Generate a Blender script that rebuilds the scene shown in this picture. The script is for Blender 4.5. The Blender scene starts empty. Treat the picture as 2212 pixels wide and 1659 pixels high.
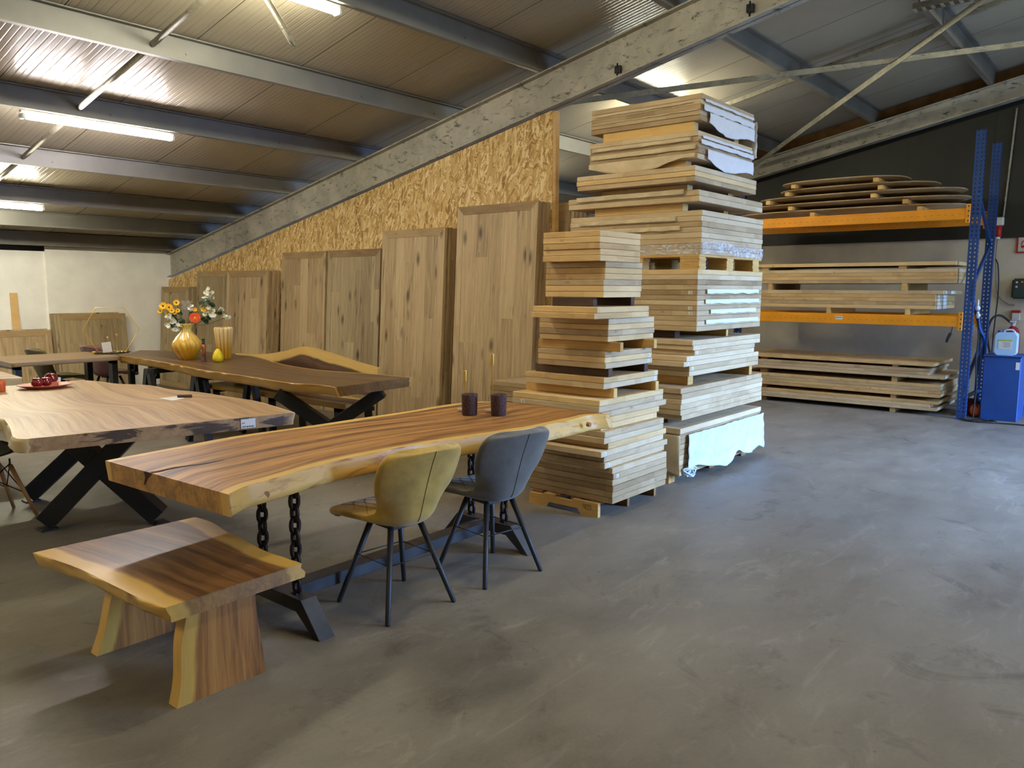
import bpy, bmesh, math, random
from mathutils import Vector, Matrix, noise
random.seed(7)
PI = math.pi
sc = bpy.context.scene
COL = sc.collection
# ------------------------------------------------------------------ camera
FPX, CXP, CYP, H = 1700.0, 1106.0, 829.5, 1.55
PIT, ROL, YAW = 0.1204355454827446, 0.003580978807957744, 0.6940875488528038
def _axes():
    cp, sp, cr, sr, cy, sy = math.cos(PIT), math.sin(PIT), math.cos(ROL), math.sin(ROL), math.cos(YAW), math.sin(YAW)
    M = Matrix(((cr, -sr, 0), (sr, cr, 0), (0, 0, 1))) @ Matrix(((1, 0, 0), (0, cp, -sp), (0, sp, cp)))
    return M @ Vector((sy, 0, cy)), M @ Vector((-cy, 0, sy)), M @ Vector((0, -1, 0))
AX, AY, AZ = _axes()
def ray(x, y):
    c = Vector((x - CXP, y - CYP, FPX)); return Vector((AX.dot(c), AY.dot(c), AZ.dot(c)))
def atz(x, y, z=0.0):
    d = ray(x, y); t = (z - H) / d.z; return Vector((d.x * t, d.y * t, z))
def atX(x, y, X):
    d = ray(x, y); t = X / d.x; return Vector((X, d.y * t, H + d.z * t))
def atY(x, y, Y):
    d = ray(x, y); t = Y / d.y; return Vector((d.x * t, Y, H + d.z * t))
def px_of(p):
    q = Vector(p) - Vector((0, 0, H)); c = AX * q.x + AY * q.y + AZ * q.z
    return CXP + FPX * c.x / c.z
def solveX(px, Y, z):
    lo, hi = 0.5, 14.0
    for _ in range(50):
        m = (lo + hi) / 2
        if px_of((m, Y, z)) < px: lo = m
        else: hi = m
    return lo
def solveY(px, X, z):
    lo, hi = -2.0, 14.0
    for _ in range(50):
        m = (lo + hi) / 2
        if px_of((X, m, z)) > px: lo = m
        else: hi = m
    return lo
cam = bpy.data.cameras.new('camera'); cam.sensor_width = 36; cam.lens = FPX / 2212 * 36; cam.clip_end = 200
co = bpy.data.objects.new('camera', cam); COL.objects.link(co)
r_ = Vector((AX.x, AY.x, AZ.x)); u_ = -Vector((AX.y, AY.y, AZ.y)); f_ = Vector((AX.z, AY.z, AZ.z))
m4 = Matrix(((r_.x, u_.x, -f_.x, 0), (r_.y, u_.y, -f_.y, 0), (r_.z, u_.z, -f_.z, H), (0, 0, 0, 1)))
co.matrix_world = m4
sc.camera = co
# ------------------------------------------------------------------ materials
def newmat(name):
    m = bpy.data.materials.new(name); m.use_nodes = True
    nt = m.node_tree; return m, nt, nt.nodes['Principled BSDF']
def lin(c):
    return tuple(((v / 255) / 12.92 if v / 255 <= 0.04045 else ((v / 255 + 0.055) / 1.055) ** 2.4) for v in c) + (1,)
class NT:
    def __init__(s, nt): s.nt = nt
    def n(s, t, **kw):
        nd = s.nt.nodes.new(t)
        for k, v in kw.items():
            if k in nd.inputs.keys(): nd.inputs[k].default_value = v
            else: setattr(nd, k, v)
        return nd
    def l(s, a, b): s.nt.links.new(a, b)
    def math(s, op, a, b=None):
        nd = s.nt.nodes.new('ShaderNodeMath'); nd.operation = op
        for i, v in enumerate((a, b)):
            if v is None: continue
            if isinstance(v, (int, float)): nd.inputs[i].default_value = v
            else: s.l(v, nd.inputs[i])
        return nd.outputs[0]
    def ramp(s, fac, stops, interp='LINEAR'):
        nd = s.nt.nodes.new('ShaderNodeValToRGB'); nd.color_ramp.interpolation = interp
        e = nd.color_ramp.elements
        while len(e) < len(stops): e.new(0.5)
        for el, (p, c) in zip(e, stops): el.position = p; el.color = c
        s.l(fac, nd.inputs[0]); return nd.outputs[0]
    def mix(s, f, a, b, mode='MIX'):
        nd = s.nt.nodes.new('ShaderNodeMix'); nd.data_type = 'RGBA'; nd.blend_type = mode
        for i, v in ((0, f), (6, a), (7, b)):
            if isinstance(v, (int, float)): nd.inputs[i].default_value = v
            elif isinstance(v, tuple): nd.inputs[i].default_value = v
            else: s.l(v, nd.inputs[i])
        return nd.outputs[2]
    def noise(s, vec, scale, detail=4, rough=0.55, dist=0.0):
        nd = s.nt.nodes.new('ShaderNodeTexNoise'); nd.inputs['Scale'].default_value = scale
        nd.inputs['Detail'].default_value = detail; nd.inputs['Roughness'].default_value = rough; nd.inputs['Distortion'].default_value = dist
        s.l(vec, nd.inputs['Vector']); return nd.outputs['Fac']
    def map(s, vec, scale=(1, 1, 1), loc=(0, 0, 0), rot=(0, 0, 0)):
        nd = s.nt.nodes.new('ShaderNodeMapping'); nd.inputs['Scale'].default_value = scale
        nd.inputs['Location'].default_value = loc; nd.inputs['Rotation'].default_value = rot
        s.l(vec, nd.inputs['Vector']); return nd.outputs[0]
    def bump(s, h, strength, dist, bsdf):
        nd = s.nt.nodes.new('ShaderNodeBump'); nd.inputs['Strength'].default_value = strength; nd.inputs['Distance'].default_value = dist
        s.l(h, nd.inputs['Height']); s.l(nd.outputs[0], bsdf.inputs['Normal'])
def plain(name, rgb, rough=0.5, metal=0.0, spec=0.5, var=0.06, nscale=6.0, bump=0.0, emit=None, alpha=None, sheen=0.0, coat=0.0):
    m, nt, b = newmat(name); g = NT(nt)
    tc = g.n('ShaderNodeTexCoord')
    nz = g.noise(tc.outputs['Object'], nscale, 4)
    c = lin(rgb)
    lo = tuple(v * (1 - var * 2) for v in c[:3]) + (1,); hi = tuple(min(1, v * (1 + var * 2)) for v in c[:3]) + (1,)
    g.l(g.ramp(nz, [(0.3, lo), (0.7, hi)]), b.inputs['Base Color'])
    b.inputs['Roughness'].default_value = rough; b.inputs['Metallic'].default_value = metal
    b.inputs['Specular IOR Level'].default_value = spec
    b.inputs['Sheen Weight'].default_value = sheen; b.inputs['Coat Weight'].default_value = coat
    if bump: g.bump(g.noise(tc.outputs['Object'], nscale * 12, 3), bump, 0.002, b)
    if emit: b.inputs['Emission Color'].default_value = emit[0]; b.inputs['Emission Strength'].default_value = emit[1]
    if alpha is not None: b.inputs['Alpha'].default_value = alpha
    return m
def board_mat(name, c1, c2, c3, rough=0.62, lam=1.0):
    """glued oak board edge: fine horizontal grain, lamella blocks, small knots; differs per object"""
    m, nt, b = newmat(name); g = NT(nt)
    tc = g.n('ShaderNodeTexCoord'); oi = g.n('ShaderNodeObjectInfo')
    off = g.n('ShaderNodeVectorMath', operation='SCALE'); off.inputs[0].default_value = (37, 53, 71); g.l(oi.outputs['Random'], off.inputs['Scale'])
    ad = g.n('ShaderNodeVectorMath', operation='ADD'); g.l(tc.outputs['Object'], ad.inputs[0]); g.l(off.outputs[0], ad.inputs[1])
    p = ad.outputs[0]
    grain = g.noise(g.map(p, (6, 6, 190)), 1.0, 6, 0.6, 1.2)
    big = g.noise(g.map(p, (2.3, 2.3, 9)), 1.0, 2)
    vor = g.n('ShaderNodeTexVoronoi', feature='F1'); vor.inputs['Scale'].default_value = 1.0; g.l(g.map(p, (3.2 * lam, 3.2 * lam, 0.6)), vor.inputs['Vector'])
    sep = g.n('ShaderNodeSeparateColor'); g.l(vor.outputs['Color'], sep.inputs[0])
    a = g.math('ADD', g.math('MULTIPLY', grain, 0.5), g.math('MULTIPLY', big, 0.35))
    a = g.math('ADD', a, g.math('MULTIPLY', g.math('SUBTRACT', sep.outputs[0], 0.5), 0.13))
    a = g.math('ADD', a, g.math('MULTIPLY', g.math('SUBTRACT', oi.outputs['Random'], 0.5), 0.20))
    col = g.ramp(a, [(0.22, lin(c3)), (0.42, lin(c2)), (0.64, lin(c1))])
    kn = g.n('ShaderNodeTexVoronoi', feature='F1'); kn.inputs['Scale'].default_value = 1.0; g.l(g.map(p, (4.5, 4.5, 9)), kn.inputs['Vector'])
    kf = g.ramp(kn.outputs['Distance'], [(0.03, (1, 1, 1, 1)), (0.12, (0, 0, 0, 1))])
    col = g.mix(g.math('MULTIPLY', kf, 0.45), col, lin((95, 68, 42)))
    g.l(col, b.inputs['Base Color']); b.inputs['Roughness'].default_value = rough; b.inputs['Specular IOR Level'].default_value = 0.3
    g.bump(grain, 0.25, 0.002, b)
    return m
OAK = board_mat('oak_board', (208, 186, 150), (188, 163, 125), (156, 130, 95))
OAKY = board_mat('oak_board_golden', (218, 188, 136), (200, 165, 112), (168, 134, 84))
OAKD = board_mat('oak_board_brown', (188, 164, 126), (166, 140, 102), (134, 108, 74))
PINE = board_mat('pine_spacer', (222, 184, 116), (205, 164, 96), (172, 130, 72), lam=0.3)
DARKB = board_mat('dark_stained_spacer', (100, 74, 50), (78, 56, 38), (52, 38, 26), lam=0.3)
def panel_mat(name, c1, c2, c3, width=0.15, seed=0, knots=0.8):
    """tabletop panel of upright planks (object z up, y across)"""
    m, nt, b = newmat(name); g = NT(nt)
    tc = g.n('ShaderNodeTexCoord'); oi = g.n('ShaderNodeObjectInfo')
    off = g.n('ShaderNodeVectorMath', operation='SCALE'); off.inputs[0].default_value = (31, 47, 83); g.l(oi.outputs['Random'], off.inputs['Scale'])
    ad = g.n('ShaderNodeVectorMath', operation='ADD'); g.l(tc.outputs['Object'], ad.inputs[0]); g.l(off.outputs[0], ad.inputs[1])
    p = ad.outputs[0]; sx = g.n('ShaderNodeSeparateXYZ'); g.l(p, sx.inputs[0])
    w = g.math('ADD', g.math('DIVIDE', sx.outputs[1], width), g.math('MULTIPLY', g.noise(g.map(p, (0, 3, 0)), 1.0, 0), 1.0))
    idx = g.math('FLOOR', w)
    zc = g.math('FLOOR', g.math('ADD', g.math('MULTIPLY', sx.outputs[2], 0.42), g.math('MULTIPLY', idx, 0.37)))
    cb = g.n('ShaderNodeCombineXYZ'); g.l(idx, cb.inputs[0]); g.l(zc, cb.inputs[1])
    wn = g.n('ShaderNodeTexWhiteNoise'); g.l(cb.outputs[0], wn.inputs['Vector'])
    # shift grain from plank to plank
    sh = g.n('ShaderNodeVectorMath', operation='ADD'); g.l(p, sh.inputs[0]); sc2 = g.n('ShaderNodeVectorMath', operation='SCALE'); g.l(wn.outputs['Color'], sc2.inputs[0]); sc2.inputs['Scale'].default_value = 9.0; g.l(sc2.outputs[0], sh.inputs[1])
    q = sh.outputs[0]
    grain = g.noise(g.map(q, (14, 30, 1.3)), 1.0, 6, 0.62, 1.6)
    fine = g.noise(g.map(q, (60, 160, 5)), 1.0, 3)
    a = g.math('ADD', g.math('MULTIPLY', grain, 0.55), g.math('MULTIPLY', fine, 0.18))
    a = g.math('ADD', a, g.math('MULTIPLY', wn.outputs['Value'], 0.17))
    col = g.ramp(a, [(0.3, lin(c3)), (0.48, lin(c2)), (0.68, lin(c1))])
    kn = g.n('ShaderNodeTexVoronoi', feature='F1'); kn.inputs['Scale'].default_value = 1.0; g.l(g.map(q, (2, 5.5, 2.2)), kn.inputs['Vector'])
    kf = g.ramp(kn.outputs['Distance'], [(0.06, (1, 1, 1, 1)), (0.22, (0, 0, 0, 1))])
    col = g.mix(g.math('MULTIPLY', kf, knots), col, lin((62, 45, 30)))
    # long cracks
    ck = g.noise(g.map(q, (9, 17, 0.8)), 1.0, 2, 0.5, 0.6)
    cf = g.ramp(g.math('ABSOLUTE', g.math('SUBTRACT', ck, 0.5)), [(0.0, (1, 1, 1, 1)), (0.022, (0, 0, 0, 1))])
    gate = g.ramp(g.noise(g.map(q, (3, 3, 1.1)), 1.0, 1), [(0.50, (0, 0, 0, 1)), (0.62, (1, 1, 1, 1))])
    col = g.mix(g.math('MULTIPLY', g.math('MULTIPLY', cf, gate), 0.75), col, lin((58, 44, 32)))
    # seams
    fr = g.math('FRACT', w); sm = g.ramp(fr, [(0.0, (1, 1, 1, 1)), (0.014, (0, 0, 0, 1))])
    col = g.mix(g.math('MULTIPLY', sm, 0.35), col, lin((70, 54, 38)))
    g.l(col, b.inputs['Base Color']); b.inputs['Roughness'].default_value = 0.55; b.inputs['Specular IOR Level'].default_value = 0.35
    g.bump(grain, 0.2, 0.002, b)
    return m
PAN = panel_mat('oak_panel', (206, 182, 142), (184, 158, 118), (146, 122, 88), 0.17)
PANG = panel_mat('oak_panel_grey', (196, 176, 138), (170, 150, 114), (134, 114, 84), 0.15, knots=1.0)
def slab_mat(name, h1, h2, h3, sap, sapw=0.08, rough=0.35, coat=0.0, stains=None, edgecol=None, warp=0.10):
    """live edge slab: reads the length/width/depth coordinates stored on the mesh and the distance to the bark edge"""
    m, nt, b = newmat(name); g = NT(nt)
    at = g.n('ShaderNodeAttribute', attribute_name='wc'); sd = g.n('ShaderNodeAttribute', attribute_name='sd')
    p = at.outputs['Vector']
    wob = g.n('ShaderNodeTexNoise'); wob.inputs['Scale'].default_value = 1.0; wob.inputs['Detail'].default_value = 2; g.l(g.map(p, (1.3, 2.5, 2)), wob.inputs['Vector'])
    wv = g.n('ShaderNodeVectorMath', operation='SCALE'); g.l(wob.outputs['Color'], wv.inputs[0]); wv.inputs['Scale'].default_value = warp
    ad = g.n('ShaderNodeVectorMath', operation='ADD'); g.l(p, ad.inputs[0]); g.l(wv.outputs[0], ad.inputs[1]); q = ad.outputs[0]
    big = g.noise(g.map(q, (0.45, 13, 13)), 1.0, 6, 0.62, 0.5)
    fine = g.noise(g.map(q, (1.6, 75, 60)), 1.0, 5, 0.65)
    a = g.math('ADD', g.math('MULTIPLY', big, 0.66), g.math('MULTIPLY', fine, 0.36))
    col = g.ramp(a, [(0.40, lin(h3)), (0.495, lin(h2)), (0.60, lin(h1))])
    sapc = g.mix(g.noise(g.map(q, (2, 30, 30)), 1.0, 5, 0.65), lin(tuple(int(v * 0.80) for v in sap)), lin(sap))
    if edgecol:
        st = g.ramp(g.noise(g.map(p, (5, 9, 22)), 1.0, 4, 0.6, 0.8), [(0.52, (0, 0, 0, 1)), (0.66, (1, 1, 1, 1))])
        onedge = g.ramp(sd.outputs['Fac'], [(0.0, (1, 1, 1, 1)), (0.004, (0, 0, 0, 1))])
        sapc = g.mix(g.math('MULTIPLY', g.math('MULTIPLY', st, onedge), 0.75), sapc, lin(edgecol))
    dd = g.math('ADD', sd.outputs['Fac'], g.math('MULTIPLY', g.math('SUBTRACT', g.noise(g.map(p, (1.6, 3, 1)), 1.0, 3), 0.5), sapw * 1.3))
    sf = g.ramp(dd, [(sapw * 0.8, (1, 1, 1, 1)), (sapw * 1.05, (0, 0, 0, 1))])
    col = g.mix(sf, col, sapc)
    if stains:
        vv = g.noise(g.map(p, (3.2, 4.5, 14)), 1.0, 3, 0.6, 0.6)
        onend = g.n('ShaderNodeAttribute', attribute_name='en')
        sf2 = g.ramp(vv, [(0.50, (0, 0, 0, 1)), (0.57, (1, 1, 1, 1))])
        col = g.mix(g.math('MULTIPLY', onend.outputs['Fac'], 0.5), col, lin((136, 104, 72)))
        col = g.mix(g.math('MULTIPLY', g.math('MULTIPLY', sf2, onend.outputs['Fac']), 0.85), col, lin(stains))
    else:
        onend = g.n('ShaderNodeAttribute', attribute_name='en')
        col = g.mix(g.math('MULTIPLY', onend.outputs['Fac'], 0.35), col, g.mix(g.noise(g.map(p, (1, 22, 5)), 1.0, 5, 0.6, 1.0), lin(h3), lin(sap)))
    g.l(col, b.inputs['Base Color']); b.inputs['Roughness'].default_value = rough; b.inputs['Coat Weight'].default_value = coat; b.inputs['Coat Roughness'].default_value = 0.25
    b.inputs['Specular IOR Level'].default_value = 0.45
    g.bump(big, 0.12, 0.004, b)
    return m
SUAR = slab_mat('suar_wood', (184, 132, 70), (142, 94, 48), (80, 50, 28), (228, 182, 98), 0.055, 0.42, 0.0, edgecol=(150, 100, 56))
SUARB = slab_mat('suar_wood_bench', (152, 108, 60), (120, 80, 44), (82, 52, 32), (230, 182, 88), 0.085, 0.30, 0.25, edgecol=(140, 94, 50))
WALN = slab_mat('dark_suar_wood', (112, 88, 62), (92, 64, 40), (64, 42, 28), (206, 160, 82), 0.03, 0.36, 0.1)
PALE = slab_mat('pale_slab_wood', (190, 156, 112), (168, 132, 92), (140, 106, 72), (214, 188, 140), 0.012, 0.42, 0.05, stains=(40, 33, 30), warp=0.02)
WAVE = slab_mat('wave_slab_wood', (104, 74, 46), (80, 54, 34), (52, 34, 24), (222, 182, 100), 0.085, 0.4)
PLAINTOP = slab_mat('light_oak_top', (150, 122, 84), (128, 100, 66), (104, 80, 54), (150, 122, 84), 0.0, 0.4)
def osb_mat():
    m, nt, b = newmat('chipboard'); g = NT(nt)
    tc = g.n('ShaderNodeTexCoord'); p = tc.outputs['Object']
    col = None
    base = g.noise(g.map(p, (1.5, 1.5, 1.5)), 1.0, 3)
    col = g.mix(base, lin((196, 160, 98)), lin((214, 180, 118)))
    for i, (ang, sy, sz, thr) in enumerate(((0.12, 58, 12, 0.38), (-0.25, 48, 10, 0.48), (0.42, 54, 12, 0.55), (1.2, 66, 17, 0.72), (-0.08, 38, 8, 0.60), (-0.6, 54, 13, 0.68))):
        v = g.n('ShaderNodeTexVoronoi', feature='F1'); v.inputs['Scale'].default_value = 1.0
        dn = g.n('ShaderNodeTexNoise'); dn.inputs['Scale'].default_value = 14.0; g.l(p, dn.inputs['Vector'])
        ds = g.n('ShaderNodeVectorMath', operation='SCALE'); g.l(dn.outputs['Color'], ds.inputs[0]); ds.inputs['Scale'].default_value = 0.0025
        da = g.n('ShaderNodeVectorMath', operation='ADD'); g.l(p, da.inputs[0]); g.l(ds.outputs[0], da.inputs[1])
        rot = g.map(da.outputs[0], (1, 1, 1), (i * 1.7, i * 0.9, i * 2.3), (ang, 0, 0))
        g.l(g.map(rot, (1, sy, sz)), v.inputs['Vector'])
        s = g.n('ShaderNodeSeparateColor'); g.l(v.outputs['Color'], s.inputs[0])
        on = g.math('GREATER_THAN', s.outputs[0], thr)
        c = g.ramp(s.outputs[1], [(0.0, lin((156, 116, 62))), (0.3, lin((198, 160, 96))), (0.7, lin((222, 190, 126))), (1.0, lin((240, 218, 168)))])
        col = g.mix(on, col, c)
    g.l(col, b.inputs['Base Color']); b.inputs['Roughness'].default_value = 0.6; b.inputs['Specular IOR Level'].default_value = 0.3
    bw = g.n('ShaderNodeRGBToBW'); g.l(col, bw.inputs[0]); g.bump(bw.outputs[0], 0.25, 0.003, b)
    return m
OSB = osb_mat()
def floor_mat():
    m, nt, b = newmat('concrete_floor'); g = NT(nt)
    tc = g.n('ShaderNodeTexCoord'); p = tc.outputs['Object']; sx = g.n('ShaderNodeSeparateXYZ'); g.l(p, sx.inputs[0])
    a = g.noise(g.map(p, (0.55, 0.9, 1)), 1.0, 7, 0.62, 0.5); c = g.noise(g.map(p, (3, 5, 1)), 1.0, 6, 0.65); f = g.noise(p, 60, 4, 0.7)
    v = g.math('ADD', g.math('ADD', g.math('MULTIPLY', a, 0.55), g.math('MULTIPLY', c, 0.3)), g.math('MULTIPLY', f, 0.15))
    col = g.ramp(v, [(0.3, lin((86, 78, 67))), (0.47, lin((116, 107, 94))), (0.6, lin((128, 119, 105))), (0.72, lin((148, 139, 125)))])
    sp = g.ramp(g.noise(g.map(p, (1.5, 1.5, 1)), 1.0, 7, 0.75, 1.6), [(0.33, (1, 1, 1, 1)), (0.44, (0, 0, 0, 1))])
    col = g.mix(g.math('MULTIPLY', sp, 0.5), col, lin((62, 56, 49)))
    ls = g.ramp(g.noise(g.map(p, (2.2, 4.5, 1), (5, 3, 0), (0, 0, -0.5)), 1.0, 7, 0.72, 1.2), [(0.56, (0, 0, 0, 1)), (0.70, (1, 1, 1, 1))])
    col = g.mix(g.math('MULTIPLY', ls, 0.4), col, lin((158, 148, 132)))
    dr = g.ramp(g.noise(g.map(p, (6, 7, 1), (1, 9, 0)), 1.0, 5, 0.7, 0.8), [(0.27, (1, 1, 1, 1)), (0.33, (0, 0, 0, 1))])
    col = g.mix(g.math('MULTIPLY', dr, 0.6), col, lin((52, 46, 40)))
    # tyre marks / swept streaks
    tm = g.noise(g.map(p, (1.2, 9, 1), rot=(0, 0, 0.9)), 1.0, 5, 0.6, 1.2)
    col = g.mix(g.math('MULTIPLY', g.ramp(tm, [(0.6, (0, 0, 0, 1)), (0.75, (1, 1, 1, 1))]), 0.28), col, lin((158, 152, 142)))
    for s_, o_, w_ in ((1, 4.605, 0.004), (1, 9.6, 0.004), (0, 6.0, 0.004)):
        if not w_: continue
        d = g.math('ABSOLUTE', g.math('SUBTRACT', sx.outputs[s_], o_))
        col = g.mix(g.math('MULTIPLY', g.math('LESS_THAN', d, w_), 0.7), col, lin((52, 46, 40)))
    g.l(col, b.inputs['Base Color'])
    g.l(g.ramp(a, [(0.3, (0.42,) * 3 + (1,)), (0.7, (0.62,) * 3 + (1,))]), b.inputs['Roughness'])
    b.inputs['Specular IOR Level'].default_value = 0.4
    g.bump(c, 0.12, 0.004, b)
    return m
def roof_mat():
    m, nt, b = newmat('roof_sheet'); g = NT(nt)
    tc = g.n('ShaderNodeTexCoord'); p = tc.outputs['Object']; sx = g.n('ShaderNodeSeparateXYZ'); g.l(p, sx.inputs[0])
    x = sx.outputs[0]
    fr = g.math('PINGPONG', g.math('MULTIPLY', x, 1.0), 0.05)
    rib = g.ramp(g.math('MULTIPLY', fr, 20.0), [(0.0, (0, 0, 0, 1)), (0.14, (1, 1, 1, 1)), (0.86, (1, 1, 1, 1)), (1.0, (0.55, 0.55, 0.55, 1))])
    seam = g.math('LESS_THAN', g.math('FRACT', g.math('ADD', x, 0.37)), 0.008)
    nz = g.noise(g.map(p, (0.6, 0.5, 1)), 1.0, 3)
    col = g.ramp(nz, [(0.3, lin((160, 151, 132))), (0.7, lin((178, 169, 150)))])
    col = g.mix(seam, col, lin((70, 66, 60)))
    g.l(col, b.inputs['Base Color']); b.inputs['Roughness'].default_value = 0.27; b.inputs['Specular IOR Level'].default_value = 0.42
    g.bump(rib, 0.7, 0.005, b)
    return m
def grubby(name, c1, c2, c3, rough=0.5, metal=0.0, scale=3.0):
    m, nt, b = newmat(name); g = NT(nt)
    tc = g.n('ShaderNodeTexCoord'); p = tc.outputs['Object']
    a = g.noise(p, scale, 6, 0.65, 0.4); k = g.noise(g.map(p, (2.5, 2.5, 6)), scale, 6, 0.7, 1.0)
    col = g.ramp(a, [(0.35, lin(c2)), (0.65, lin(c1))])
    col = g.mix(g.ramp(k, [(0.56, (0, 0, 0, 1)), (0.66, (1, 1, 1, 1))]), col, lin(c3))
    g.l(col, b.inputs['Base Color']); b.inputs['Roughness'].default_value = rough; b.inputs['Metallic'].default_value = metal
    g.bump(a, 0.15, 0.004, b)
    return m
FLOOR = floor_mat(); ROOF = roof_mat()
RAFT = grubby('weathered_beam', (188, 182, 166), (152, 148, 136), (84, 82, 76), 0.55, 0.0, 2.6)
PURL = plain('galvanised_purlin', (118, 115, 108), 0.5, 0.1, 0.4, 0.08, 2.0)
BRACE = grubby('galvanised_brace', (168, 162, 142), (136, 132, 118), (96, 92, 84), 0.5, 0.3, 5.0)
WHITE = plain('white_wall_paint', (240, 238, 230), 0.8, 0, 0.25, 0.03, 3.0, 0.15)
CREAM = plain('cream_concrete_wall', (204, 194, 174), 0.8, 0, 0.25, 0.06, 2.0, 0.2)
DARKW = plain('dark_wall_cladding', (46, 45, 38), 0.5, 0, 0.4, 0.08, 2.5)
TIMB = plain('aged_timber', (128, 92, 52), 0.7, 0, 0.3, 0.2, 4.0)
STUD = board_mat('pine_stud', (222, 184, 122), (206, 164, 102), (170, 128, 78), lam=0.2)
BLACK = plain('black_steel', (34, 34, 36), 0.42, 0.3, 0.5, 0.12, 8.0)
RAWST = plain('raw_dark_steel', (62, 61, 62), 0.4, 0.35, 0.5, 0.14, 7.0)
CHAIN = plain('dark_chain_steel', (46, 36, 32), 0.42, 0.6, 0.5, 0.2, 20.0)
BLUE = plain('blue_paint', (26, 70, 136), 0.42, 0, 0.5, 0.08, 3.0)
BLUED = plain('rack_blue_paint', (24, 62, 118), 0.4, 0, 0.5, 0.1, 3.0)
ORANGE = plain('orange_rack_paint', (226, 146, 22), 0.42, 0, 0.5, 0.06, 3.0)
HOLE = plain('dark_slot', (12, 14, 18), 0.8)
HOLEL = plain('pale_wall_seen_slot', (168, 170, 172), 0.8)
VELY = plain('mustard_velvet', (184, 148, 66), 0.85, 0, 0.2, 0.14, 7.0, 0.3, sheen=0.35)
VELG = plain('grey_velvet', (98, 94, 86), 0.85, 0, 0.2, 0.12, 7.0, 0.3, sheen=0.3)
VELO = plain('olive_velvet', (84, 74, 38), 0.85, 0, 0.2, 0.14, 7.0, 0.3, sheen=0.3)
VELP = plain('plum_velvet', (108, 70, 66), 0.85, 0, 0.2, 0.14, 7.0, 0.3, sheen=0.3)
SEAM = plain('dark_seam', (52, 44, 26), 0.9)
LEGM = plain('dark_grey_leg', (44, 44, 46), 0.5, 0, 0.5, 0.1, 9)
PAPER = plain('white_paper', (214, 210, 204), 0.6, 0, 0.4, 0.02, 9)
INK = plain('dark_ink', (60, 58, 56), 0.7)
BRASS = plain('brass', (212, 176, 88), 0.3, 0.55, 0.5, 0.05, 9)
PINKW = plain('pinkish_wood', (178, 146, 116), 0.6, 0, 0.4, 0.08, 14)
CUPB = plain('speckled_brown_stone', (74, 50, 44), 0.75, 0, 0.4, 0.35, 90.0, 0.5)
WAX = plain('wax', (196, 176, 140), 0.5)
GLASSY = plain('frosted_plastic', (172, 206, 230), 0.3, 0, 0.5, 0.03, 6)
RED = plain('red_paint', (176, 34, 30), 0.35, 0, 0.5, 0.05, 4)
RUBBER = plain('black_rubber', (26, 26, 28), 0.6)
GREEN = plain('dark_green_box', (44, 58, 50), 0.6)
WHITEP = plain('white_plastic', (224, 222, 212), 0.45)
APPLE = plain('glazed_red_ceramic', (110, 14, 22), 0.12, 0, 0.6, 0.15, 8.0, coat=0.6)
PLATE = plain('rust_red_dish', (168, 78, 52), 0.4, 0, 0.5, 0.1, 6.0)
PLATED = plain('rust_red_dish_outside', (120, 44, 30), 0.4, 0, 0.5, 0.1, 6.0)
ORCUP = plain('orange_candle_glass', (204, 96, 48), 0.25, 0, 0.5, 0.1, 4.0)
def glaze(name, top, bot, z0, z1, rough=0.16):
    m, nt, b = newmat(name); g = NT(nt); tc = g.n('ShaderNodeTexCoord'); sx = g.n('ShaderNodeSeparateXYZ'); g.l(tc.outputs['Object'], sx.inputs[0])
    mr = g.n('ShaderNodeMapRange'); mr.inputs[1].default_value = z0; mr.inputs[2].default_value = z1; g.l(sx.outputs[2], mr.inputs[0])
    v = g.math('ADD', mr.outputs[0], g.math('MULTIPLY', g.math('SUBTRACT', g.noise(tc.outputs['Object'], 9, 4), 0.5), 0.35))
    g.l(g.ramp(v, [(0.0, lin(bot)), (1.0, lin(top))]), b.inputs['Base Color'])
    b.inputs['Roughness'].default_value = rough; b.inputs['Coat Weight'].default_value = 0.5; return m
VASEY = glaze('yellow_glaze', (220, 190, 100), (202, 148, 26), 0.10, 0.34)
VASEF = glaze('cream_to_yellow_glaze', (220, 190, 132), (184, 136, 24), 0.10, 0.30, 0.3)
LEMON = plain('bright_yellow_wax', (226, 196, 26), 0.5, 0, 0.4, 0.08, 30, 0.5)
LEAFM = plain('dark_green_leaf', (34, 62, 30), 0.5, 0, 0.4, 0.2, 20)
YPET = plain('yellow_petal', (222, 168, 28), 0.6, 0, 0.3, 0.1, 20)
WPET = plain('cream_petal', (216, 212, 186), 0.6, 0, 0.3, 0.06, 20)
OPET = plain('orange_petal', (214, 84, 30), 0.6, 0, 0.3, 0.1, 20)
GRASSM = plain('dried_grey_grass', (182, 172, 150), 0.8)
STEMM = plain('green_stem', (70, 84, 50), 0.7)
BARREL = plain('copper_mill', (150, 90, 44), 0.35, 0.5, 0.5, 0.4, 60)
LBLGRN = plain('lime_label_band', (170, 190, 80), 0.6)
CARD = plain('brown_paper_wrap', (200, 180, 146), 0.7, 0, 0.3, 0.1, 5, 0.3)
SKIRT = plain('thin_white_foam_sheet', (186, 196, 208), 0.5, 0, 0.4, 0.03, 5)
def film_mat():
    m, nt, b = newmat('clear_stretch_film'); g = NT(nt)
    b.inputs['Base Color'].default_value = (0.85, 0.85, 0.85, 1); b.inputs['Roughness'].default_value = 0.12; b.inputs['Specular IOR Level'].default_value = 0.8
    tc = g.n('ShaderNodeTexCoord'); nz = g.noise(g.map(tc.outputs['Object'], (14, 14, 40)), 1.0, 4, 0.6, 1.5)
    g.l(g.ramp(nz, [(0.45, (0.12,) * 3 + (1,)), (0.6, (0.6,) * 3 + (1,))]), b.inputs['Alpha'])
    g.bump(nz, 0.9, 0.01, b); return m
FILM = film_mat()
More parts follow.
